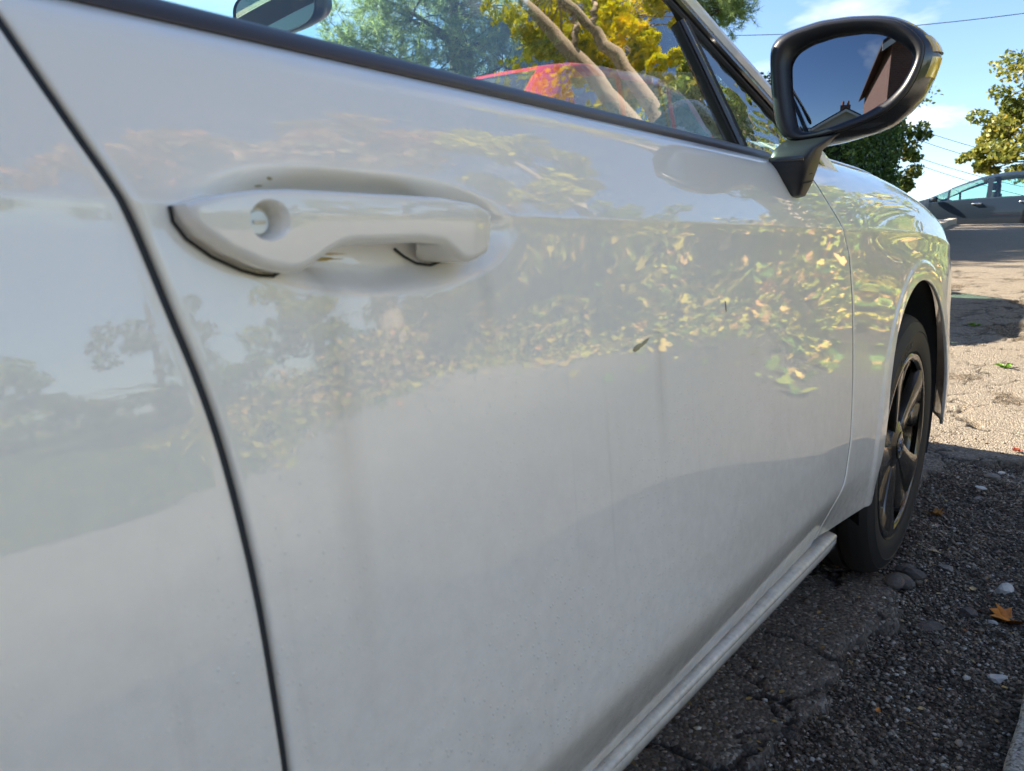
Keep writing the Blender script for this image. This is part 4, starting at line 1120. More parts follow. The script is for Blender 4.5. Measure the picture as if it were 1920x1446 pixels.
    for wx in wheels:
        for sd in (-1, 1):
            t_ = np.linspace(0, 2 * math.pi, 40, endpoint=False)
            hwm = float(np.interp(wx, st, hw))
            def ringp(L_):
                return np.stack([W(np.stack([wx + r * np.cos(t_), np.full(40, sd * (hwm - d)), .315 + r * np.sin(t_)], -1)) for r, d in L_])
            wh = empty('wheel', tuple(W(np.array((wx, sd * (hwm - .02), .315)))), root)
            grid_obj('tyre', ringp([(.20, .03), (.22, .015), (.28, .012), (.31, .04), (.315, .10), (.31, .2)]), M['tyre'], wh, wrap=True)
            grid_obj('rim', ringp([(.20, .035), (.21, .018), (.19, .03), (.10, .05), (.05, .035), (.001, .035)]), wcol, wh, wrap=True)
            for kq in range(5):
                a_ = kq * 2 * math.pi / 5
                pts = [(wx + r * math.cos(a_ + o), sd * (hwm - .022), .315 + r * math.sin(a_ + o)) for r, o in ((.05, -.35), (.195, -.16), (.195, .16), (.05, .35))]
                fast_mesh('spoke', W(np.array(pts)), np.array([(0, 1, 2, 3)]), M['chrome'], wh, smooth=False)
            t2 = np.linspace(0, math.pi, 30)
            ar = np.stack([W(np.stack([wx + r * np.cos(t2), np.full(30, sd * (hwm - d)), .32 + r * np.sin(t2)], -1)) for r, d in ((.375, .025), (.365, .03), (.355, .22))])
            grid_obj('arch_liner', ar, M['gap'], root)
    # mirrors, handles, lights
    for sd in (-1, 1):
        mxx = win[0][0] + .12; hwm = float(np.interp(mxx, st, hw)); bz = float(np.interp(mxx, st, belt))
        t_ = np.linspace(0, 2 * math.pi, 16, endpoint=False)
        P_ = np.stack([W(np.stack([mxx + dx + .0 * t_, sd * (hwm + .07 + .09 * s * np.cos(t_)), bz + .07 + .065 * s * np.sin(t_)], -1)) for dx, s in ((.07, .85), (.06, 1), (.0, .98), (-.05, .7), (-.07, .2))])
        grid_obj('wing_mirror', P_, paint, root, wrap=True)
        for a_, b_ in win[1:3] if len(win) > 2 else win[:2]:
            hx_ = b_ - .16; hm_ = float(np.interp(hx_, st, hw)); hz_ = float(np.interp(hx_, st, belt)) - .10
            v_, f_ = tube_geo(W(np.array([(hx_ - .09, sd * (hm_ - .015), hz_), (hx_ - .07, sd * (hm_ + .018), hz_ + .004), (hx_ + .07, sd * (hm_ + .018), hz_ + .008), (hx_ + .09, sd * (hm_ - .015), hz_ + .008)])), .013, 8)
            fast_mesh('door_handle', v_, f_, M['chrome'], root)
        for xx, hz0, nm, mt in ((.06, .62, 'headlight', M['chrome']), (L - .05, .80, 'tail_light', M['lens_red'])):
            hq = float(np.interp(xx, st, hw))
            xs2 = np.linspace(xx - .04 if xx < 1 else xx - .10, xx + .32 if xx < 1 else xx + .03, 6); pp = []
            for zf in (-.06, 0, .06):
                for x2 in xs2:
                    x2c = min(max(x2, 0), L); pp.append((x2c, sd * (float(np.interp(x2c, st, hw)) + .004 - .012), min(hz0 + zf + .12 * max(0, x2c - xx) * (xx < 1), float(np.interp(x2c, st, belt)) - .01)))
            fast_mesh(nm, W(np.array(pp)), grid_faces(3, 6), mt, root)
    return root
_t = NT('red lamp lens'); _t.set(Base_Color=(0.35, 0.01, 0.01), Roughness=0.15, Coat_Weight=1.0); M['lens_red'] = _t.m
def car_paint(name, col, metal=0.0):
    t = NT(name)
    n = t.noise(t.obj(), 900, 1)
    t.set(Base_Color=t.mix(t.math('MULTIPLY', n, .25), col, tuple(c * 1.4 for c in col)), Metallic=metal, Roughness=0.45, Coat_Weight=0.6, Coat_Roughness=0.03)
    t.p.inputs['Specular IOR Level'].default_value = .15
    return t.m
M['grey_paint'] = car_paint('slate grey car paint', (0.012, 0.021, 0.034), .0)
M['red_paint'] = car_paint('red car paint', (0.40, 0.008, 0.012), .0)
M['far_glass'] = mat_glass('far car glass', (.68, .92, .90), .07)
grey_prof = dict(top=[(0, .50), (.06, .66), (.35, .80), (.95, .95), (1.2, 1.02), (1.75, 1.30), (2.2, 1.47), (2.7, 1.55), (3.4, 1.545), (3.9, 1.47), (4.2, 1.30), (4.32, .95), (4.36, .60)],
                 belt=[(0, .48), (.3, .74), (.95, .88), (2.0, .94), (4.2, 1.0), (4.36, .9)], half=[(0, .55), (.15, .74), (.5, .85), (1.2, .88), (3.5, .88), (4.2, .82), (4.36, .70)],
                 screen=(1.22, 2.10), rear=(4.0, 4.3))
GCX = 21.0
make_far_car('grey_car', 'slate grey hatchback standing side-on across the top of the road', (GCX, 2.35, float(HX(GCX)) + .0), math.pi / 2, 4.36, M['grey_paint'], M['far_glass'], grey_prof, (.84, 3.46), [(1.18, 1.55), (1.60, 2.32), (2.42, 3.22), (3.28, 3.75)], M['steel'])
red_prof = dict(top=[(0, .62), (.08, .80), (.4, .92), (.85, 1.02), (1.1, 1.10), (1.55, 1.50), (1.9, 1.77), (2.4, 1.86), (3.4, 1.86), (3.8, 1.80), (4.05, 1.52), (4.15, 1.05), (4.2, .6)],
                belt=[(0, .58), (.4, .86), (1.0, 1.0), (4.0, 1.05), (4.2, .9)], half=[(0, .58), (.15, .76), (.5, .86), (1.2, .88), (3.6, .88), (4.05, .84), (4.2, .78)],
                screen=(1.12, 1.85), rear=(3.82, 4.12))
RCX, RCY = 6.30, 3.42
rc = make_far_car('red_car', 'tall red car parked ahead, seen through the side window glass', (RCX, RCY, float(HX(RCX)) + .05), 0.0, 4.2, M['red_paint'], M['far_glass'], red_prof, (.80, 3.35), [(1.10, 1.42), (1.50, 2.30), (2.38, 3.10), (3.18, 3.75)], M['steel'])
rc.rotation_euler = (0, -math.atan(.075), 0)

# ================================================================== VEGETATION
MAPLE = np.array([(0, -.48), (.10, -.18), (.40, -.30), (.30, -.05), (.52, .12), (.27, .16), (.30, .40), (.12, .30), (0, .55), (-.12, .30), (-.30, .40), (-.27, .16), (-.52, .12), (-.30, -.05), (-.40, -.30), (-.10, -.18)])
IVY = np.array([(0, -.35), (.30, -.40), (.50, -.05), (.25, .05), (.22, .30), (0, .55), (-.22, .30), (-.25, .05), (-.50, -.05), (-.30, -.40)])
OVAL = np.array([(0, -.5), (.22, -.22), (.26, .08), (0, .5), (-.26, .08), (-.22, -.22)])
SLIM = np.array([(0, -.5), (.10, 0), (0, .5), (-.10, 0)])
NEED = np.array([(-.02, 0), (.02, 0), (0, 1)])
def leaves(name, C, size, shape, mat, parent, up=.5, fold=.15, r=None, var=None, nrm=None):
    r = r or rng
    n = len(C)
    N_ = r.normal(size=(n, 3)); N_ /= np.linalg.norm(N_, axis=1)[:, None]
    if nrm is None: nrm = np.array([0, 0, 1.0])
    N_ = N_ * (1 - up) + np.asarray(nrm) * up
    N_ /= np.linalg.norm(N_, axis=1)[:, None]
    A = np.cross(N_, r.normal(size=(n, 3))); A /= np.linalg.norm(A, axis=1)[:, None]
    B = np.cross(N_, A)
    S = (np.asarray(size) * np.ones(n))[:, None, None]
    k = len(shape)
    V = C[:, None] + S * (shape[None, :, :1] * A[:, None] + shape[None, :, 1:] * B[:, None] + (fold * (np.abs(shape[:, 0]) - .2))[None, :, None] * N_[:, None])
    F = np.arange(n * k).reshape(n, k)
    return fast_mesh(name, V.reshape(-1, 3), F, mat, parent, smooth=False, face_attr={'var': r.random(n) if var is None else var})
def blob(n, c, rad_, r, shell=.45):
    d = r.normal(size=(n, 3)); d /= np.linalg.norm(d, axis=1)[:, None]
    q = (shell + (1 - shell) * r.random(n)) ** .6
    return np.array(c) + d * q[:, None] * np.array(rad_)
def branches(base, tips, r0, r, sag=.1, seg=5, n=7):
    parts = []
    for tip in tips:
        t = np.linspace(0, 1, n)[:, None]
        b = np.array(base, float); e = np.array(tip, float)
        p = b + (e - b) * t + np.array([0, 0, 1]) * (t * (1 - t)) * sag * np.linalg.norm(e - b) + r.normal(size=(n, 3)) * .025 * np.linalg.norm(e - b) * (t * (1 - t)) * 3
        parts.append(tube_geo(p, np.linspace(r0, r0 * .22, n), seg))
    return parts
def tree(name, label, base, stems, clusters, leaf_n, leaf_s, shape, lmat, bmat, seed, group=None, up=.45, cat='tree', sub=3, flat=.5, twig=.022, shell=.35):
    r = np.random.default_rng(seed)
    root = empty(name, base); tag(root, label, cat, group)
    tp = []
    ends = []
    for pts, rr in stems:
        P_ = np.array(pts, float); tt = np.linspace(0, 1, 18); s0 = np.linspace(0, 1, len(P_))
        Q = np.stack([np.interp(tt, s0, P_[:, i]) for i in range(3)], 1)
        Q[1:-1] += r.normal(size=(16, 3)) * .015
        tp.append(tube_geo(Q, np.interp(tt, [0, 1], rr), 10)); ends.append(Q)
    allp = np.concatenate([e[4:] for e in ends])
    C = []; V = []
    per = max(1, leaf_n // len(clusters))
    for c, rd in clusters:
        c = np.array(c, float); rd = np.array(rd, float) if np.ndim(rd) else np.array([rd, rd, rd * flat * 1.6])
        below = allp[allp[:, 2] < c[2] + .3]
        below = below if len(below) else allp
        j = below[np.argmin(np.linalg.norm(below - c, axis=1))]
        tips = [c + r.normal(size=3) * rd * .55 for _ in range(sub)]
        tp += branches(j, tips, twig, r)
        vv_ = r.random()
        for tip in tips:
            m = per // sub
            C.append(blob(m, tip, rd * .62, r, shell)); V.append(np.clip(.65 * r.random(m) + .35 * vv_, 0, 1))
    v_, f_ = join_geo(tp)
    fast_mesh('trunk', v_, f_, bmat, root)
    C = np.concatenate(C); leaves('crown', C, leaf_s * (.7 + .6 * r.random(len(C))), shape, lmat, root, up=up, r=r, var=np.concatenate(V))
    return root
M['leaf_maple'] = mat_leaf('turning maple leaves', [(0, (.26, .34, .014)), (.3, (.60, .62, .02)), (.75, (.92, .80, .03)), (1, (.92, .60, .03))], .35)
M['leaf_peach'] = mat_leaf('russet autumn leaves', [(0, (.18, .20, .06)), (.4, (.45, .38, .14)), (.75, (.75, .42, .22)), (1, (.80, .34, .18))], .3)
M['leaf_green'] = mat_leaf('green leaves', [(0, (.035, .07, .012)), (.5, (.08, .13, .02)), (.85, (.20, .22, .03)), (1, (.36, .30, .04))], .3)
M['leaf_shrub'] = mat_leaf('yellow green shrub leaves', [(0, (.07, .13, .018)), (.5, (.22, .30, .035)), (.85, (.50, .46, .07)), (1, (.75, .50, .05))], .3)
M['leaf_dark'] = mat_leaf('dark evergreen', [(0, (.012, .028, .012)), (.6, (.025, .050, .018)), (1, (.06, .08, .025))], .12)
M['leaf_hedge'] = mat_leaf('clipped hedge leaves', [(0, (.025, .060, .016)), (.6, (.055, .12, .025)), (1, (.13, .21, .045))], .2)
M['leaf_gold'] = mat_leaf('golden tree leaves', [(0, (.08, .11, .02)), (.5, (.17, .19, .035)), (.85, (.30, .27, .05)), (1, (.38, .26, .05))], .35)
M['needle'] = mat_leaf('pine needles', [(0, (.12, .18, .06)), (.6, (.30, .38, .13)), (1, (.52, .56, .24))], .5)
M['leaf_ivy'] = mat_leaf('ivy and fallen leaves', [(0, (.03, .07, .015)), (.32, (.09, .18, .03)), (.58, (.38, .42, .06)), (.78, (.74, .62, .09)), (.90, (.76, .48, .17)), (1, (.70, .34, .16))], .2, rough=.45)
M['bark'] = mat_bark('pale bark', (.30, .23, .16), (.56, .46, .35))
M['bark_dark'] = mat_bark('dark bark', (.05, .035, .025), (.14, .10, .07))

# maple whose stems and yellow tiers show in the side glass
b0 = (6.6, -1.55, float(ground_base(6.6, -1.55)))
cl = []
def G3(az, el, rho):
    a = rad(az); return np.array([.8 + rho * math.cos(a), .1 + rho * math.sin(a), 1.0 + rho * math.tan(rad(el))])
for p_, q_ in [((5.91, -1.28, 5.30), .20), ((5.99, -1.42, 5.13), .20), ((6.14, -1.36, 5.00), .22), ((6.38, -1.07, 4.90), .26), ((6.57, -.91, 4.78), .26), ((6.72, -.85, 4.62), .24), ((6.36, -1.22, 4.82), .22), ((6.45, -1.29, 4.66), .20), ((6.63, -1.16, 4.53), .22), ((6.78, -1.05, 4.41), .24), ((6.91, -.99, 4.28), .22), ((6.68, -1.26, 4.39), .20), ((6.72, -1.34, 4.26), .20), ((6.61, -1.38, 4.38), .18), ((7.12, -1.15, 3.84), .12), ((7.3, -1.04, 3.66), .12)]:
    cl.append((p_, (q_ * 1.1, q_ * .95, q_ * .45)))
for p_, q_ in [((6.69, -.97, 5.39), .3), ((6.88, -.81, 5.24), .32), ((7.08, -.58, 5.13), .34), ((7.28, -.42, 5.02), .22), ((7.40, -.40, 4.86), .16), ((7.44, -.18, 5.0), .22), ((6.53, -1.08, 5.51), .3), ((7.0, -.9, 5.8), .5), ((6.4, -1.3, 6.0), .5), ((7.6, -.6, 5.6), .5), ((6.9, -1.6, 5.5), .5), ((7.5, -1.7, 5.2), .5)]:
    cl.append((p_, (q_ * 1.2, q_ * 1.1, q_ * .6)))
tree('maple_tree', 'yellow maple with leaning pale stems, mirrored in the side window', b0,
     [([b0, (6.5, -1.5, 1.6), (6.15, -1.36, 3.2), (5.90, -1.27, 3.98), (5.72, -1.18, 4.29), (5.57, -1.13, 4.50), (5.43, -1.09, 4.69), (5.30, -1.02, 5.0), (5.2, -1.0, 5.6)], (.11, .035)),
      ([(b0[0] + .12, b0[1] + .1, b0[2]), (6.62, -1.42, 1.8), (6.35, -1.25, 3.0), (6.16, -1.16, 3.73), (5.99, -1.02, 4.07), (5.86, -.95, 4.29), (5.71, -.89, 4.51), (5.53, -.80, 4.78), (5.4, -.75, 5.3)], (.10, .035)),
      ([(5.63, -1.13, 4.44), (5.60, -.98, 4.52), (5.60, -.90, 4.62), (5.55, -.85, 4.9)], (.035, .02)), ([(5.73, -.84, 4.51), (5.75, -.63, 4.62), (5.8, -.5, 4.9)], (.03, .02)),
      ([(6.35, -1.25, 3.0), (6.9, -1.2, 4.2), (7.2, -.8, 5.2)], (.06, .02))], cl, 8000, .08, MAPLE, M['leaf_maple'], M['bark'], 3, up=.62, sub=3, twig=.012)
# tall leafy shrub beside it
cl = []
for p_, q_ in [((5.46, -.58, 3.42), .12), ((5.42, -.71, 3.33), .15), ((5.55, -.69, 3.19), .17), ((5.39, -.85, 3.24), .17), ((5.65, -.65, 3.10), .17), ((5.51, -.84, 3.08), .2), ((5.67, -.73, 2.98), .18), ((5.73, -.75, 2.87), .2), ((5.61, -.84, 2.96), .2), ((5.42, -.92, 3.13), .18)]:
    cl.append((p_, q_))
for az, el, q_ in [(-9.8, 20, .3), (-12, 20, .3), (-7.8, 18.5, .3), (-10, 16, .45), (-13, 15, .45), (-8, 14, .4), (-11, 11, .5), (-9, 8, .5), (-13, 9, .5), (-11, 5, .5), (-14, 5, .5)]:
    cl.append((G3(az, el, 5.0), (q_, q_, q_ * .85)))
sb = (5.75, -.86, float(ground_base(5.75, -.86)))
tree('tall_shrub', 'tall yellow green leafy shrub mirrored at the front of the side window', sb, [([sb, (5.72, -.82, 1.6), G3(-9.6, 26, 5.0)], (.05, .012)), ([sb, (5.6, -.95, 1.3), G3(-12, 22, 5.0)], (.045, .012))], cl, 7500, .065, OVAL * [1.4, 1], M['leaf_shrub'], M['bark'], 8, up=.3, cat='shrub', twig=.01, sub=2)
# broad russet tree over the bank, mirrored in the upper door
cl = []
rr = np.random.default_rng(9)
for i in range(34):
    a = rr.random() * 6.283; q = rr.random() ** .5
    cl.append(((6.6 + 2.9 * q * math.cos(a), -7.2 + 2.6 * q * math.sin(a), 4.0 + 4.2 * rr.random()), (.85, .85, .45)))
tb = (6.6, -7.2, float(ground_base(6.6, -7.2)))
tree('russet_tree', 'broad russet and green tree on the bank, mirrored above the door handle', tb, [([tb, (6.5, -7.1, 3.2), (6.3, -7.0, 6.8)], (.22, .06)), ([(6.5, -7.1, 3.0), (5.2, -6.5, 5.0), (4.6, -6.3, 6.5)], (.11, .03)), ([(6.5, -7.1, 2.8), (7.9, -7.8, 4.6), (8.6, -8.2, 6.3)], (.11, .03))], cl, 15000, .17, MAPLE, M['leaf_peach'], M['bark'], 12, up=.4)
yb = (6.5, -3.35, float(ground_base(6.5, -3.35)))
cl = [((6.5 + dx, -3.35 + dy, z_), q_) for dx, dy, z_, q_ in [(-.5, .3, 3.3, .35), (.5, -.2, 3.5, .4), (-.2, -.5, 3.9, .4), (.3, .5, 4.2, .45), (-.7, .1, 4.4, .4), (.7, .2, 4.6, .4), (0, -.1, 4.9, .45), (-.4, .6, 4.7, .35), (.9, -.5, 4.0, .35)]]
tree('young_maple', 'young yellow maple with pale branches, mirrored in the door below the window', yb, [([yb, (6.45, -3.3, 1.8), (6.35, -3.3, 2.9), (6.1, -3.2, 3.8), (5.95, -3.2, 4.8)], (.09, .03)), ([(6.38, -3.3, 2.6), (6.75, -3.4, 3.4), (6.95, -3.5, 4.6)], (.055, .02)), ([(6.75, -3.4, 3.4), (6.6, -3.0, 3.9), (6.6, -2.85, 4.5)], (.035, .015))], cl, 3200, .11, MAPLE, M['leaf_maple'], M['bark'], 14, up=.5, twig=.014)
# lower trees in a row beyond the lawn, mirrored in the rear door
rowt = [(-2.0, -27, 2.0), (2.6, -27.5, 2.4), (6.8, -26, 2.9), (10.8, -23.5, 3.6), (14.5, -20, 4.2), (17.5, -15, 4.6), (19.5, -9.5, 4.6)]
place_w = ['leftmost and lowest', 'second', 'third', 'fourth', 'fifth', 'sixth', 'last and nearest']
for i, (x, y, h) in enumerate(rowt):
    cl = []; rr = np.random.default_rng(100 + i)
    zb = float(ground_base(x, y))
    for _ in range(30):
        a = rr.random() * 6.283; q = rr.random() ** .5; zz2 = rr.random() ** 1.4
        cl.append(((x + 2.9 * q * math.cos(a) * (1.15 - .6 * zz2), y + 2.0 * q * math.sin(a) * (1.15 - .6 * zz2), zb + h * (.08 + .80 * zz2)), (.75, .75, .42)))
    tree('lawn_tree', place_w[i] + ' in the tree row beyond the lawn, mirrored low in the doors', (x, y, zb), [([(x, y, zb), (x + .1, y, zb + h * .5), (x, y + .1, zb + h * .9)], (.16, .04))], cl, 6000, .17, OVAL, M['leaf_green'] if i % 2 else M['leaf_shrub'], M['bark_dark'], 40 + i, group='trees beyond the lawn', sub=2)
# ivy and fallen leaves covering the bank
r = np.random.default_rng(77)
n = 170000
ix = 3.0 + 13.0 * r.random(n); iy = -.85 - 10.5 * r.random(n)
az_ = np.degrees(np.arctan2(-iy, ix - .5)); q_ = court_r(ix, iy) + (fbm(ix * 1.5, iy * 1.5, 3, 15) - .5) * .9
ok = (q_ > -2.2) & (q_ < 5.5) & (az_ < 72) & (r.random(n) < np.interp(az_, [44, 70], [1, 0])) & (r.random(n) < np.interp(q_, [-2.2, -1.0, -.3, .3, 2, 5.5], [.0, .02, .25, 1, .8, .4]))
ix, iy, q_ = ix[ok][:42000], iy[ok][:42000], q_[ok][:42000]; n = len(ix)
iz = ground_base(ix, iy)
hump = fbm(ix * 1.1, iy * 1.1, 3, 4) ** 2 * 1.0 * smooth01(q_ / 1.0)
C = np.stack([ix, iy, iz + .02 + hump * r.random(n) ** .5], -1)
ivy = leaves('ivy_bank', C, .032 + .082 * r.random(n) ** 1.9, IVY, M['leaf_ivy'], None, up=.55, r=r, var=np.clip(r.random(n) * .78 + .42 * (fbm(ix * .9, iy * .9, 2, 6)) - .02, 0, 1))
tag(ivy, 'ivy and fallen leaves covering the sunlit bank, mirrored in the door', 'ivy', kind='stuff')
n = 9000
ix = -5 + 11 * r.random(n); iy = -4.2 - 9 * r.random(n) ** 1.3
ok = court_r(ix, iy) > .1; ix, iy = ix[ok], iy[ok]; n = len(ix)
C = np.stack([ix, iy, ground_base(ix, iy) + .03], -1)
gt = leaves('lawn_grass', C, .05 + .07 * r.random(n), SLIM * [.5, 1], M['leaf_shrub'], None, up=.15, r=r)
tag(gt, 'rough sunlit grass on the verge, mirrored low in the doors', 'grass', kind='stuff')

# pines behind the car, seen through the glass
def pine(name, label, base, h, boughs, seed, group=None):
    r = np.random.default_rng(seed); root = empty(name, base); tag(root, label, 'tree', group)
    b = np.array(base, float)
    tp = [tube_geo([b, b + [.1, 0, h * .5], b + [0, .1, h]], [.20, .13, .03], 10)]
    NV = []; var = []
    for (c, rd) in boughs:
        c = np.array(c, float)
        j = b + np.array([0, 0, max(.5, c[2] - b[2] - .35 * np.linalg.norm((c - b)[:2]))])
        tp += branches(j, [c], .05, r, sag=.05)
        for _ in range(int(26 * rd)):
            t0 = c + r.normal(size=3) * rd * [.55, .55, .32]
            tp += branches(c, [t0], .012, r, seg=4, n=4)
            for _ in range(7):
                d = r.normal(size=3) + [0, 0, .5]; d /= np.linalg.norm(d)
                tw = t0 + d * .05
                nn = 46
                q = r.random(nn)[:, None] * .28
                o = tw + d * q
                nd = r.normal(size=(nn, 3)) * .8 + d * .9; nd /= np.linalg.norm(nd, axis=1)[:, None]
                NV.append(np.concatenate([o, nd], 1)); var.append(np.full(nn, r.random()))
    v_, f_ = join_geo([(np.asarray(a_), np.asarray(f_2)) for a_, f_2 in tp]); fast_mesh('trunk', v_, f_, M['bark_dark'], root)
    A = np.concatenate(NV); var = np.clip(np.concatenate(var) * .7 + .3 * r.random(len(A)), 0, 1)
    o, nd = A[:, :3], A[:, 3:]
    s = np.cross(nd, r.normal(size=nd.shape)); s /= np.linalg.norm(s, axis=1)[:, None]
    ln = (.09 + .07 * r.random(len(A)))[:, None]
    V = np.stack([o - s * .0042, o + s * .0042, o + nd * ln], 1)
    fast_mesh('crown', V.reshape(-1, 3), np.arange(len(A) * 3).reshape(-1, 3), M['needle'], root, smooth=False, face_attr={'var': var})
    return root
def D3(az, el, rho):
    a = rad(az); return np.array([rho * math.cos(a), -.346 + rho * math.sin(a), .784 + rho * math.tan(rad(el))])
pb = D3(43, 0, 12.5); pb[2] = float(HX(pb[0]))
bo = [(D3(a, e, q), s) for a, e, q, s in [(50, 13.5, 12, .55), (48.5, 16.5, 12, .7), (47, 12.5, 11.8, .6), (46, 15, 12.2, .75), (44.5, 11.5, 12, .7), (44, 17.5, 12.5, .9), (42, 13.5, 12, .8), (41.5, 10.5, 12.3, .7), (40.5, 16, 12.2, .8), (39.5, 12.2, 12, .7), (38.3, 14.5, 12.4, .8), (37.5, 17.5, 12.6, .8), (40, 20, 12.5, 1.0), (46, 20.5, 12.5, 1.0), (43, 23, 12.5, .9), (37.2, 11, 12.8, .7)]]
pine('pine_tree', 'large pale green pine seen through the side window glass', tuple(pb), 5.4, bo, 4)
pb2 = D3(27.5, 0, 17); pb2[2] = float(HX(pb2[0]))
bo = [(D3(a, e, q), s) for a, e, q, s in [(26.6, 16.4, 16.5, .6), (25.4, 15.7, 16.3, .6), (24.4, 15.3, 16.2, .55), (23.6, 14.9, 16.2, .40), (26, 18, 16.5, .9), (24.4, 17.2, 16.4, .7), (28.5, 18, 17, 1.0), (30.5, 16.5, 17, 1.0), (28, 21, 17, 1.0)]]
pine('pine_tree', 'dark pine whose bough shows above the white pillar', tuple(pb2), 6.4, bo, 6)
# dense dark evergreens behind the red car
for i, (az, rho, h, w_) in enumerate([(25.6, 13.5, 2.6, 1.0), (28.2, 14.0, 4.2, 1.2), (31.8, 13.5, 4.9, 1.35), (34.6, 13.0, 4.4, 1.2)]):
    bpt = D3(az, 0, rho); bpt[2] = float(HX(bpt[0])); r = np.random.default_rng(60 + i)
    root = empty('evergreen_tree', tuple(bpt)); tag(root, ['lowest dark evergreen at the right end of the row behind the red car', 'second dark evergreen from the right behind the red car', 'tallest dark evergreen behind the red car', 'fourth dark evergreen from the right behind the red car', 'dark evergreen under the pine at the left end of the row'][i], 'tree', 'dark evergreens behind the red car')
    v_, f_ = tube_geo([bpt, bpt + [0, 0, h * .95]], [.14, .03], 8); fast_mesh('trunk', v_, f_, M['bark_dark'], root)
    zt = np.linspace(.02, 1, 14); t_ = np.linspace(0, 2 * math.pi, 18, endpoint=False)
    prof_ = w_ * .82 * np.sqrt(np.clip(1 - (zt * 1.0) ** 2.6, 0, 1)) * (.8 + .2 * np.minimum(zt * 6, 1))
    core = np.stack([np.stack([bpt[0] + p_ * np.cos(t_) * (1 + .12 * np.sin(5 * t_ + 7 * z_)), bpt[1] + p_ * np.sin(t_) * (1 + .12 * np.cos(4 * t_ + 5 * z_)), np.full(18, bpt[2] + z_ * h * .97)], -1) for z_, p_ in zip(zt, prof_)])
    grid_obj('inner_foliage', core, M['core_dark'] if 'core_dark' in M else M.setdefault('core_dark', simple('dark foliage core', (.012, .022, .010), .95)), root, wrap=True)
    n = 6500; zq = r.random(n) ** .8; an = r.random(n) * 6.283
    pr_ = np.interp(zq, zt, prof_) / .82 * (.78 + .30 * r.random(n) + .12 * np.sin(5 * an + 7 * zq))
    C = np.stack([bpt[0] + pr_ * np.cos(an), bpt[1] + pr_ * np.sin(an), bpt[2] + zq * h], -1)
    leaves('crown', C, .09 + .08 * r.random(n), OVAL, M['leaf_dark'], root, up=.15, r=r)
# clipped hedge beyond the bonnet
hz0 = float(HX(13.0)); hb = (13.2, 4.3, float(HX(13.2)))
root = empty('hedge', hb); tag(root, 'tall clipped dark green hedge beyond the bonnet', 'hedge')
hx0, hx1, hy0, hy1, htop = 12.2, 15.4, 2.98, 6.2, 3.35
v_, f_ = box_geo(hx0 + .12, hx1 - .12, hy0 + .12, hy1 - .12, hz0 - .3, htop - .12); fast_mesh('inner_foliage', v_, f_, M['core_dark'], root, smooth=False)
r = np.random.default_rng(31); n = 26000
u_ = r.random((n, 3)); fc = r.choice(4, n, p=[.36, .34, .16, .14])
X = hx0 + u_[:, 0] * (hx1 - hx0); Y = hy0 + u_[:, 1] * (hy1 - hy0); Z = hz0 - .15 + u_[:, 2] * (htop - hz0 + .15)
dd = r.random(n) * .16 - .03
X = np.where(fc == 0, hx0 + dd, X); Y = np.where(fc == 1, hy0 + dd, Y); Z = np.where(fc == 2, htop - dd, Z); X = np.where(fc == 3, hx1 - dd, X)
wob = (fbm(X * 2 + Y, Z * 2 + Y, 2, 8) - .5) * .12
C = np.stack([X + wob * (fc == 0), Y + wob * (fc == 1), Z + wob * (fc == 2)], -1)
leaves('foliage', C, .045 + .04 * r.random(n), OVAL, M['leaf_hedge'], root, up=.2, r=r)
# tree at the end of the hedge
cl = []
for az, el, s in [(12.8, 7.6, .5), (12.2, 6.9, .45), (11.6, 6.9, .32), (12.4, 5.6, .42), (11.8, 5.2, .3), (12.2, 4.4, .4), (11.5, 4.2, .34), (11.9, 3.5, .32), (13.2, 6, .6), (13.4, 8.5, .7), (12.6, 3.2, .35), (14, 7, .7), (14.5, 9, .8)]:
    cl.append((D3(az, el, 17.6), (s * .85, s * .8, s * .55)))
tb = D3(13.0, 0, 17.6); tb[2] = float(HX(tb[0]))
tree('street_tree', 'small green and gold tree growing out past the end of the hedge', tuple(tb), [([tuple(tb), tuple(tb + [0, 0, 1.4]), tuple(D3(13.1, 9, 17.6))], (.09, .02))], cl, 3600, .085, OVAL, M['leaf_green'], M['bark_dark'], 21, up=.3, twig=.014)
# golden tree above the grey car
cl = []
for az, el, s in [(6.0, 10.0, .75), (5.2, 9.2, .9), (6.4, 8.6, .6), (5.4, 7.6, .9), (6.6, 7.3, .65), (7.1, 6.3, .5), (6.1, 6.2, .8), (7.7, 5.6, .38), (8.1, 5.3, .26), (6.9, 5.2, .5), (5.4, 5.8, .9), (6.3, 4.5, .6), (7.3, 4.6, .38), (5.3, 4.3, .8), (4.4, 8, 1.1), (4.2, 5.5, 1.1), (4.6, 10.5, 1.0), (3.6, 11, 1.2), (3, 7, 1.3), (7.6, 4.9, .3)]:
    cl.append((D3(az, el, 29), (s * 1.0, s * 1.0, s * .62)))
tb = D3(4.0, 0, 29); tb[2] = float(HX(tb[0]))
tree('golden_tree', 'golden autumn tree rising behind the grey car', tuple(tb), [([tuple(tb), tuple(tb + [0, .1, 2.5]), tuple(D3(4.4, 10, 29))], (.2, .05))], cl, 7000, .16, OVAL, M['leaf_gold'], M['bark_dark'], 23, up=.3, twig=.03)
cl = [(D3(a, e, 26), (.8, .8, .55)) for a, e in [(22.2, 10.8), (21.4, 9.8), (20.6, 9.0), (22.6, 9.2), (21.6, 8.0), (20.2, 7.5), (23.4, 10), (23, 7.5), (19.6, 6.2), (21, 6)]]
tb = D3(22, 0, 26); tb[2] = float(HX(tb[0]))
tree('golden_tree', 'distant tree top peeping out beside the white pillar', tuple(tb), [([tuple(tb), tuple(D3(22, 9, 26))], (.2, .05))], cl, 2600, .16, OVAL, M['leaf_gold'], M['bark_dark'], 24, up=.3, twig=.03)

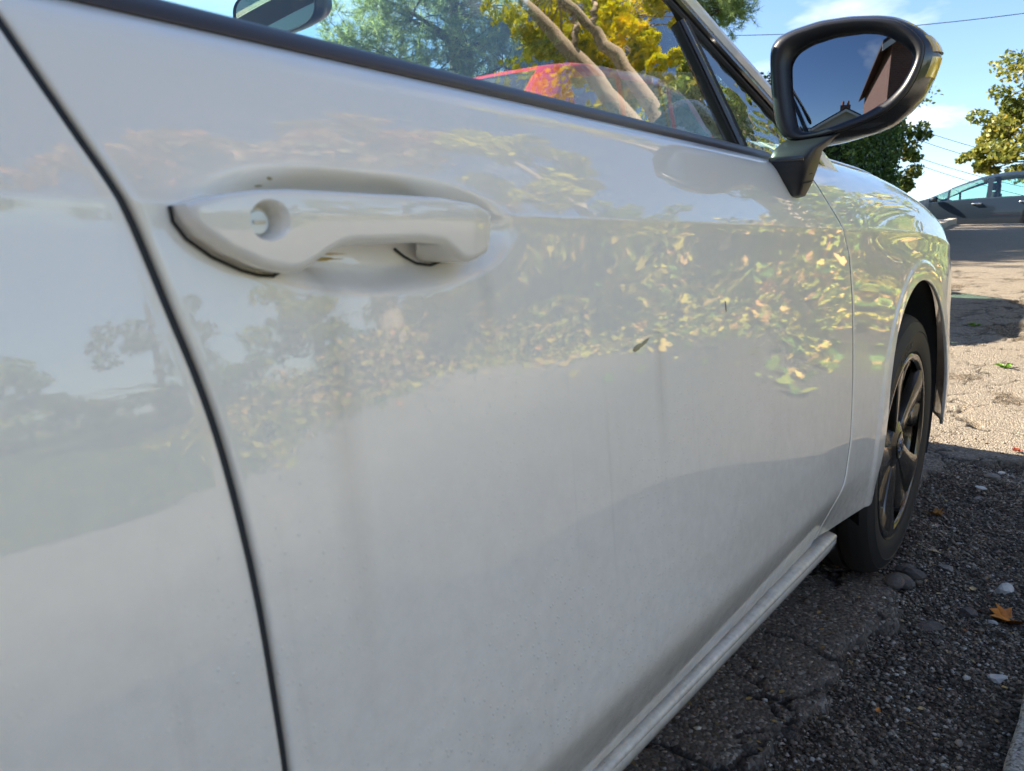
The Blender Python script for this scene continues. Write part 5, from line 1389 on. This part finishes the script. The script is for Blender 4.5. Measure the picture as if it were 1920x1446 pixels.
# dark tree behind the car, mirrored in the rear-view mirror
cl = []; rr = np.random.default_rng(55)
for _ in range(34):
    cl.append(((-6.5 + 5.5 * (rr.random() - .5), 7.8 + 4.5 * (rr.random() - .5), .9 + 4.6 * rr.random()), (1.1, 1.1, .8)))
tb = (-6.5, 7.5, float(HX(-6.5)))
tree('rear_tree', 'dark tree with a few yellow leaves, mirrored in the rear-view mirror', tb, [([tb, (-6.5, 7.5, 1.5), (-6.4, 7.4, 3.4)], (.16, .05))], cl, 9000, .17, OVAL, M['leaf_green'], M['bark_dark'], 56, up=.3)

# ================================================================== HOUSES (seen in the wing mirror)
def mat_brick():
    t = NT('red brown brickwork'); v = t.obj()
    b = t.n.new('ShaderNodeTexBrick'); b.inputs['Scale'].default_value = 4.4; b.inputs['Mortar Size'].default_value = .012
    b.inputs['Color1'].default_value = (.17, .075, .055, 1); b.inputs['Color2'].default_value = (.24, .11, .075, 1); b.inputs['Mortar'].default_value = (.30, .27, .24, 1)
    sp = t.n.new('ShaderNodeSeparateXYZ'); t.l.new(v, sp.inputs[0]); cb = t.n.new('ShaderNodeCombineXYZ')
    t.l.new(t.math('ADD', sp.outputs[0], sp.outputs[1]), cb.inputs[0]); t.l.new(sp.outputs[2], cb.inputs[1]); t.l.new(cb.outputs[0], b.inputs['Vector'])
    t.set(Base_Color=t.mix(t.math('MULTIPLY', t.noise(v, 3, 5), .4), b.outputs[0], (.12, .06, .05)), Roughness=.9); return t.m
M['brick'] = mat_brick()
M['render_wall'] = simple('pale render', (.55, .50, .42), .9)
M['tile'] = simple('dark roof tile', (.07, .05, .045), .85, bump=.3, bscale=30)
M['upvc'] = simple('white window frame', (.75, .75, .74), .4)
M['pot'] = simple('terracotta', (.38, .14, .07), .85)
M['pane'] = car_paint('dark window pane', (.02, .025, .03))
def house(name, label, x0, x1, y0, y1, eave, ridge, wallm, wins, gable_x=True, chim=None):
    zb = float(HX((x0 + x1) / 2)) - .3
    root = empty(name, ((x0 + x1) / 2, (y0 + y1) / 2, zb)); tag(root, label, 'house')
    ym = (y0 + y1) / 2
    v = [(x0, y0, zb), (x1, y0, zb), (x1, y1, zb), (x0, y1, zb), (x0, y0, eave), (x1, y0, eave), (x1, y1, eave), (x0, y1, eave), (x0, ym, ridge), (x1, ym, ridge)]
    mesh_obj('wall', v, [(0, 1, 5, 4), (2, 3, 7, 6), (1, 2, 6, 9, 5), (3, 0, 4, 8, 7)], wallm, root, smooth=False)
    o = .3; k = (ridge - eave) / (ym - y0)
    for sgn, ye in ((-1, y0 - o), (1, y1 + o)):
        ze = eave - k * o + .03
        vv = [(x0 - o, ye, ze), (x1 + o, ye, ze), (x1 + o, ym, ridge + .03), (x0 - o, ym, ridge + .03)]
        vv += [(a, b, c + .12) for a, b, c in vv]
        mesh_obj('roof', vv, [(0, 1, 2, 3), (4, 5, 6, 7), (0, 1, 5, 4), (1, 2, 6, 5), (2, 3, 7, 6), (3, 0, 4, 7)], M['tile'], root, smooth=False)
        vb = [(x1 + o, ye, ze - .02), (x1 + o, ym, ridge), (x1 + o, ym, ridge - .22), (x1 + o, ye, ze - .22)]; vb += [(a + .04, b, c) for a, b, c in vb]
        mesh_obj('bargeboard', vb, [(0, 1, 2, 3), (4, 5, 6, 7), (0, 1, 5, 4), (1, 2, 6, 5), (2, 3, 7, 6), (3, 0, 4, 7)], M['upvc'], root, smooth=False)
    for yc, zc, w, h in wins:
        fr = box('window', x1 - .05, x1 + .05, yc - w / 2, yc + w / 2, zc - h / 2, zc + h / 2, M['upvc'], root, .01)
        for a in (-.25, .25):
            box('pane', x1 + .052, x1 + .058, yc + a * w - w * .20, yc + a * w + w * .20, zc - h * .42, zc + h * .42, M['pane'], fr)
        box('sill', x1 + .0, x1 + .12, yc - w / 2 - .06, yc + w / 2 + .06, zc - h / 2 - .09, zc - h / 2 - .003, M['upvc'], fr)
    if chim:
        cx_, cy_ = chim
        ch = box('chimney', cx_ - .35, cx_ + .35, cy_ - .5, cy_ + .5, ridge - .9, ridge + .9, M['brick'], root)
        for d in (-.25, .25):
            v_, f_ = tube_geo([(cx_, cy_ + d, ridge + .9), (cx_, cy_ + d, ridge + 1.35)], [.14, .11], 10); fast_mesh('chimney_pot', v_, f_, M['pot'], ch)
    return root
house('brick_house', 'brown brick house gable with white windows, mirrored in the wing mirror', -15, -6.8, -8.3, -1.25, 4.2, 7.0, M['brick'], [(-2.7, 3.1, 1.2, 1.2), (-5.6, 3.1, 1.2, 1.2), (-2.7, .8, 1.5, 1.3), (-5.6, .8, 1.5, 1.3)])
house('rendered_house', 'pale rendered house with chimney pots, low in the wing mirror', -34, -25, -4.5, 3.6, 3.0, 5.2, M['render_wall'], [(-2.2, 1.6, 1.4, 1.3), (1.6, 1.6, 1.4, 1.3)], chim=(-28, -.4))

# ================================================================== POLES AND WIRES
M['pole'] = mat_bark('weathered pole', (.10, .075, .055), (.20, .16, .12))
M['wire'] = simple('black cable', (.02, .02, .022), .6)
poles = []
for i, (x, y, h, lb) in enumerate([(40, 1.2, 8.2, 'wooden pole far up the road carrying the overhead wires'), (31.5, 8.9, 5.2, 'wooden pole behind the hedge carrying the overhead wires'), (20.0, -3.5, 7.8, 'wooden pole on the kerb side carrying the overhead wires')]):
    zb = float(ground_base(x, y)); root = empty('utility_pole', (x, y, zb)); tag(root, lb, 'pole')
    v_, f_ = tube_geo([(x, y, zb - .3), (x, y, zb + h)], [.14, .09], 12); fast_mesh('post', v_, f_, M['pole'], root)
    box('crossarm', x - .06, x + .06, y - .7, y + .7, zb + h - .5, zb + h - .4, M['pole'], root)
    for d in (-.6, -.2, .2, .6):
        v_, f_ = tube_geo([(x, y + d, zb + h - .4), (x, y + d, zb + h - .3), (x, y + d, zb + h - .26)], [.035, .045, .02], 8); fast_mesh('insulator', v_, f_, M['upvc'], root)
def wire(a, b, sag, lb, rad_=.014):
    a, b = np.array(a, float), np.array(b, float); t = np.linspace(0, 1, 24)[:, None]
    p = a + (b - a) * t - np.array([0, 0, 1]) * sag * 4 * t * (1 - t)
    v_, f_ = tube_geo(p, rad_, 5); o = fast_mesh('overhead_wire', v_, f_, M['wire'], None); tag(o, lb, 'wire', 'overhead wires')
wire(D3(24.0, 13.7, 24), D3(4.0, 13.2, 24), .15, 'upper overhead wire crossing behind the wing mirror', .010)
wire(D3(24.5, 15.6, 27), D3(2.0, 16.3, 27), .1, 'topmost overhead wire at the top edge of the sky', .009)
for k, (e0, e1, nm) in enumerate([(7.6, 5.0, 'highest'), (7.0, 4.35, 'second highest'), (5.9, 3.4, 'second lowest'), (5.5, 2.9, 'lowest')]):
    wire(D3(13.5, e0 + .4, 33), D3(5.0, e1 - .2, 36), .12, nm + ' of the four slanting wires between the two trees', .010)

# ================================================================== KERBS
def mat_granite():
    t = NT('grey granite'); v = t.obj()
    c = t.voro(v, 260, out='Color'); sc = t.n.new('ShaderNodeSeparateColor'); t.l.new(c, sc.inputs[0])
    col = t.ramp(sc.outputs[0], [(0, (.10, .09, .075)), (.35, (.34, .31, .26)), (.8, (.50, .46, .39)), (1, (.62, .58, .50))])
    t.set(Base_Color=t.mix(t.math('MULTIPLY', t.noise(v, 14, 5), .5), col, (.28, .25, .20)), Roughness=.85, Normal=t.bump(t.noise(v, 120, 5, .7), .8, .004)); return t.m
M['granite'] = mat_granite()
def kerb(x0, x1, y0, y1, z0, z1, lb, grp=None, slope=0.0, seed=0, fine=False):
    r = np.random.default_rng(seed); bm = bmesh.new(); v, f = box_geo(x0, x1, y0, y1, z0, z1)
    v[:, 2] += slope * (v[:, 0] - (x0 + x1) / 2)
    vs = [bm.verts.new(p) for p in v]
    for q in f: bm.faces.new([vs[i] for i in q])
    bmesh.ops.bevel(bm, geom=list(bm.edges), offset=.014, segments=3, affect='EDGES', profile=.6)
    if fine:
        bmesh.ops.subdivide_edges(bm, edges=bm.edges, cuts=5, use_grid_fill=True)
        for w in bm.verts:
            w.co += Vector(((fbm(np.array(w.co.x * 30 + w.co.z * 13), np.array(w.co.y * 30), 3, 5) - .5) * .010,) * 2 + ((fbm(np.array(w.co.x * 26), np.array(w.co.y * 26 + w.co.z * 9), 3, 8) - .5) * .008,))
    bmesh.ops.recalc_face_normals(bm, faces=bm.faces)
    me = bpy.data.meshes.new('kerb_stone'); bm.to_mesh(me); bm.free(); me.polygons.foreach_set('use_smooth', np.ones(len(me.polygons), bool)); me.set_sharp_from_angle(angle=rad(50))
    o = link('kerb_stone', me, M['granite']); tag(o, lb, 'kerb', grp)
kerb(.62, 1.535, -.47, -.302, -.12, .030, 'grey granite kerb stone in the bottom right corner', fine=True)
kerb(-.32, .600, -.47, -.302, -.12, .032, 'granite kerb stone beside the rear door, next behind the corner one')
nm = ['nearest', 'second', 'third', 'fourth', 'fifth', 'farthest']
for i in range(6):
    x = 13.8 + i * .82; yk = 2.36 + (x - 15.5) * .058
    kerb(x, x + .80, yk, yk + .16, float(HX(x)) - .15, float(HX(x + .4)) + .11, nm[i] + ' kerb stone in the row up the left of the road', 'far kerb stones', slope=.075, seed=i)
t_ = np.linspace(13.6, 18.6, 24); pv = []
for x in t_:
    yk = 2.36 + (x - 15.5) * .058 + .16
    pv += [(x, yk, float(HX(x)) + .105), (x, yk + 1.4, float(HX(x)) + .105)]
M['pavement'] = simple('dark pavement', (.06, .055, .055), .9, bump=.3, bscale=120)
tag(mesh_obj('pavement', pv, [(2 * i, 2 * i + 2, 2 * i + 3, 2 * i + 1) for i in range(23)], M['pavement'], smooth=False), kind='structure')

# ================================================================== LOOSE GRAVEL, STONES, LEAVES
def rock_mesh(name, seed, sub=2, flat=.55, rough=.45):
    r = np.random.default_rng(seed); bm = bmesh.new(); bmesh.ops.create_icosphere(bm, subdivisions=sub, radius=.5)
    k = r.normal(size=(5, 3))
    for w in bm.verts:
        p = np.array(w.co) * 2
        d = 1 + rough * sum(math.sin(float(k[i] @ p) * 1.7 + i) for i in range(5)) / 3
        w.co = Vector((p[0] * d * .5, p[1] * d * .5 * .75, max(p[2] * d * .5 * flat, -.28)))
    me = bpy.data.meshes.new(name); bm.to_mesh(me); bm.free()
    return me
# gravel: one mass
r = np.random.default_rng(90)
ico_v = np.array([(0, 0, 1), (.9, 0, .2), (.28, .85, .2), (-.73, .53, .2), (-.73, -.53, .2), (.28, -.85, .2), (0, 0, -.6)]) * .5
ico_f = np.array([(0, 1, 2), (0, 2, 3), (0, 3, 4), (0, 4, 5), (0, 5, 1), (6, 2, 1), (6, 3, 2), (6, 4, 3), (6, 5, 4), (6, 1, 5)])
N0 = 60000
px_ = .75 + 2.5 * r.random(N0) ** 1.0; py_ = -.42 + .62 * r.random(N0)
i_ = np.clip(np.searchsorted(gx, px_), 0, len(gx) - 1); j_ = np.clip(np.searchsorted(gy, py_), 0, len(gy) - 1)
keep = (soil[i_, j_] > .5) | (r.random(N0) < .03)
keep &= ~((py_ < -.30) & (px_ < 1.54))
px_, py_ = px_[keep][:42000], py_[keep][:42000]
sz_ = .0025 + .006 * r.random(len(px_)) ** 3 + .006 * (r.random(len(px_)) > .985)
pz_ = np.array(gz(px_, py_)) + sz_ * .15
ang = r.random(len(px_)) * 6.283; ca, sa = np.cos(ang)[:, None], np.sin(ang)[:, None]
sc3 = sz_[:, None, None] * (1 + .5 * (r.random((len(px_), 1, 3)) - .5))
loc = (ico_v[None] + (r.random((len(px_), 7, 3)) - .5) * .25) * sc3 * 1.6 * np.array([1, .8, .6])
V = np.stack([px_[:, None] + loc[..., 0] * ca - loc[..., 1] * sa, py_[:, None] + loc[..., 0] * sa + loc[..., 1] * ca, pz_[:, None] + loc[..., 2]], -1)
F = (np.arange(len(px_)) * 7)[:, None, None] + ico_f[None]
def mat_gravel():
    t = NT('mixed gravel'); a = t.n.new('ShaderNodeAttribute'); a.attribute_name = 'var'
    t.set(Base_Color=t.ramp(a.outputs['Fac'], [(0, (.045, .036, .025)), (.5, (.16, .125, .088)), (.78, (.27, .22, .16)), (.93, (.38, .32, .25)), (1, (.60, .54, .45))]), Roughness=.8); return t.m
M['gravel'] = mat_gravel()
gr_o = fast_mesh('loose_gravel', V.reshape(-1, 3), F.reshape(-1, 3), M['gravel'], None, smooth=False, face_attr={'var': np.repeat(r.random(len(px_)), 10)})
tag(gr_o, 'loose dark gravel and grit beside the kerb', 'gravel', kind='stuff')
M['stone_white'] = simple('white flint', (.55, .52, .46), .6, bump=.3, bscale=150)
M['stone_grey'] = simple('grey stone', (.24, .215, .18), .85, bump=.6, bscale=180)
M['stone_dark'] = simple('broken asphalt', (.13, .108, .09), .9, bump=.9, bscale=160, var=.35)
def place(name, me, mat, x, y, size, rot, lb, cat, grp, dz=0.0, sc=(1, 1, 1)):
    o = bpy.data.objects.new(name, me); COL.objects.link(o)
    if not me.materials: me.materials.append(mat)
    o.location = (x, y, float(gz(x, y)) + dz); o.rotation_euler = (0, 0, rot); o.scale = tuple(size * q for q in sc)
    tag(o, lb, cat, grp); return o
stones = [(2.002, -.225, .0565, 'stone_white', 'large white stone lying beyond the orange leaf'), (1.815, -.222, .0185, 'stone_white', 'small white chip touching the orange leaf'), (1.56, -.256, .036, 'stone_white', 'flat white stone just beyond the end of the kerb stone'),
          (1.336, -.149, .013, 'stone_white', 'tiny white chip low down between door sill and kerb'), (2.697, -.082, .034, 'stone_white', 'pale flat stone level with the wheel hub, farther of a pair'), (2.643, -.084, .030, 'stone_grey', 'grey flat stone nearer of the pair level with the hub'),
          (2.796, -.106, .0523, 'stone_grey', 'broad grey stone half sunk in the gravel ahead of the wheel'), (2.923, -.116, .0289, 'stone_white', 'small white stone farthest along the gravel'), (2.032, -.097, .0372, 'stone_grey', 'brownish flat stone right of the tyre foot'),
          (1.714, -.118, .055, 'stone_dark', 'large dark lump of asphalt below the tyre'), (1.619, -.144, .0217, 'stone_dark', 'small brown lump in front of the large asphalt lump'), (2.233, -.098, .0115, 'stone_white', 'tiny white pebble above the willow leaf'), (1.822, -.174, .0472, 'stone_dark', 'half buried dark stone between the asphalt lump and the orange leaf'), (1.559, -.06, .0087, 'stone_white', 'tiny white pebble at the broken asphalt edge')]
for i, (x, y, q, m_, lb) in enumerate(stones):
    place('stone', rock_mesh('stone', 200 + i, flat=.42 if q > .02 else .6), M[m_], x, y, q * .95, i * 1.3, lb, 'stone', 'stones lying on the gravel', dz=q * .10)
for i, (x, y, q, lb) in enumerate([(1.824, -.022, .050, 'broken asphalt chunk nearest the tyre'), (1.872, -.029, .055, 'middle broken asphalt chunk by the tyre'), (1.922, -.045, .048, 'right-hand broken asphalt chunk by the tyre'), (1.944, -.020, .040, 'broken asphalt chunk behind the others at the tyre')]):
    place('asphalt_chunk', rock_mesh('asphalt_chunk', 300 + i, sub=2, flat=.55, rough=.18), M['stone_dark'], x, y, q * 1.15, i * .9, lb, 'asphalt chunk', 'broken asphalt chunks by the tyre', dz=.010)
def leaf_mesh(name, shape, curl, seed):
    r = np.random.default_rng(seed); k = len(shape); vs = [(0, 0, .04)]
    for s in (.55, 1.0):
        for x, y in shape: vs.append((x * s, y * s, curl * (s * s) * (abs(x) * 1.2 + .5 * max(y, 0)) + .05 * r.normal() * s))
    fs = [(0, 1 + i, 1 + (i + 1) % k) for i in range(k)] + [(1 + i, 1 + k + i, 1 + k + (i + 1) % k, 1 + (i + 1) % k) for i in range(k)]
    n0 = len(vs); b = shape[0]
    vs += [(b[0] - .015, b[1], .05), (b[0] + .015, b[1], .05), (b[0] + .05, b[1] - .45, .12), (b[0] + .03, b[1] - .45, .12)]; fs.append((n0, n0 + 1, n0 + 2, n0 + 3))
    me = bpy.data.meshes.new(name); me.from_pydata(vs, [], fs); me.update(); me.polygons.foreach_set('use_smooth', np.ones(len(fs), bool)); return me
def lm(name, c): return NT_leaf(name, c)
def NT_leaf(name, c):
    t = NT(name); n = t.noise(t.obj(), 3.0, 5, .7)
    t.set(Base_Color=t.mix(t.ramp(n, [(.35, (0, 0, 0)), (.7, (1, 1, 1))]), c, tuple(q * .45 for q in c)), Roughness=.5); return t.m
lc = dict(orange=NT_leaf('orange leaf', (.75, .24, .02)), amber=NT_leaf('amber leaf', (.62, .30, .08)), pink=NT_leaf('dry pinkish leaf', (.42, .26, .18)), straw=NT_leaf('straw leaf', (.70, .50, .22)), red=NT_leaf('red leaf', (.45, .06, .02)), green=NT_leaf('weed green', (.12, .26, .02)))
fl = [(1.85, -.246, .075, 'orange', MAPLE, .5, 'bright orange maple leaf near the kerb stone'), (2.425, -.004, .05, 'amber', MAPLE, .6, 'curled amber leaf ahead of the tyre'), (2.336, -.026, .028, 'pink', OVAL, .3, 'dry pinkish leaf scrap left of a matching one'), (2.33, -.055, .026, 'pink', OVAL, .3, 'dry pinkish leaf scrap right of a matching one'),
      (2.117, -.054, .05, 'straw', SLIM * [1.4, 1], .3, 'slender straw coloured willow leaf right of the tyre'), (1.954, -.165, .018, 'straw', OVAL * [1.6, 1], .2, 'small pale yellow leaf short of the white stone'), (1.882, -.106, .014, 'straw', OVAL, .3, 'tiny straw leaf beside the asphalt chunks'), (1.737, -.179, .012, 'orange', OVAL, .3, 'tiny orange leaf scrap right of the asphalt lump'),
      (1.294, -.112, .022, 'orange', SLIM * [2, 1], .3, 'small orange leaf sliver low beside the sill'), (1.355, -.168, .016, 'straw', OVAL, .3, 'small straw leaf low between sill and kerb'), (1.452, -.182, .014, 'amber', OVAL, .3, 'tiny amber leaf scrap left of the kerb end'), (3.082, .113, .036, 'amber', OVAL, .6, 'amber leaf on the asphalt just clear of the wheel arch'), (3.14, -.137, .04, 'red', MAPLE, .5, 'small red leaf at the shadow edge')]
for i, (x, y, q, c, sh_, cu_, lb) in enumerate(fl):
    place('fallen_leaf', leaf_mesh('fallen_leaf', sh_, cu_, i), lc[c], x, y, q, i * 2.1 + .6, lb, 'leaf', 'fallen leaves on the gravel', dz=.004)
# litter too small to tell apart
n = 420; lx = .9 + 3.2 * r.random(n); ly = -.40 + .55 * r.random(n)
ok = ~((ly < -.29) & (lx < 1.55)); lx, ly = lx[ok], ly[ok]
lt = leaves('leaf_litter', np.stack([lx, ly, np.array(gz(lx, ly)) + .004], -1), .006 + .010 * r.random(len(lx)), OVAL, mat_leaf('litter', [(0, (.06, .05, .03)), (.5, (.25, .17, .08)), (1, (.5, .33, .12))], .1), None, up=.75, r=r)
tag(lt, 'tiny scraps of dry leaf in the gravel', 'leaf litter', kind='stuff')
# weeds in the road surface
for i, (x, y, h, lb) in enumerate([(4.55, .06, .05, 'bright green weed at the right edge of the shaded road'), (5.75, .36, .05, 'small green weed farther up in the shaded road'), (2.28, -.27, .03, 'tiny green weed at the right edge level with the tyre foot')]):
    zb = float(gz(x, y)); root = empty('weed', (x, y, zb)); tag(root, lb, 'weed', 'weeds in the road')
    rr = np.random.default_rng(i)
    for k in range(9):
        a = k * 2.4 + rr.random(); ln = h * (.6 + .6 * rr.random()); w_ = ln * .20
        d = np.array([math.cos(a), math.sin(a), .0]); s_2 = np.array([-d[1], d[0], 0])
        p = np.array([x, y, zb])
        mid_ = p + d * ln * .5 + [0, 0, ln * .45]; tip = p + d * ln + [0, 0, ln * .30]
        mesh_obj('blade', [p - s_2 * w_ * .2, p + s_2 * w_ * .2, mid_ + s_2 * w_, tip, mid_ - s_2 * w_], [(0, 1, 2, 3, 4)], lc['green'], root, smooth=False)
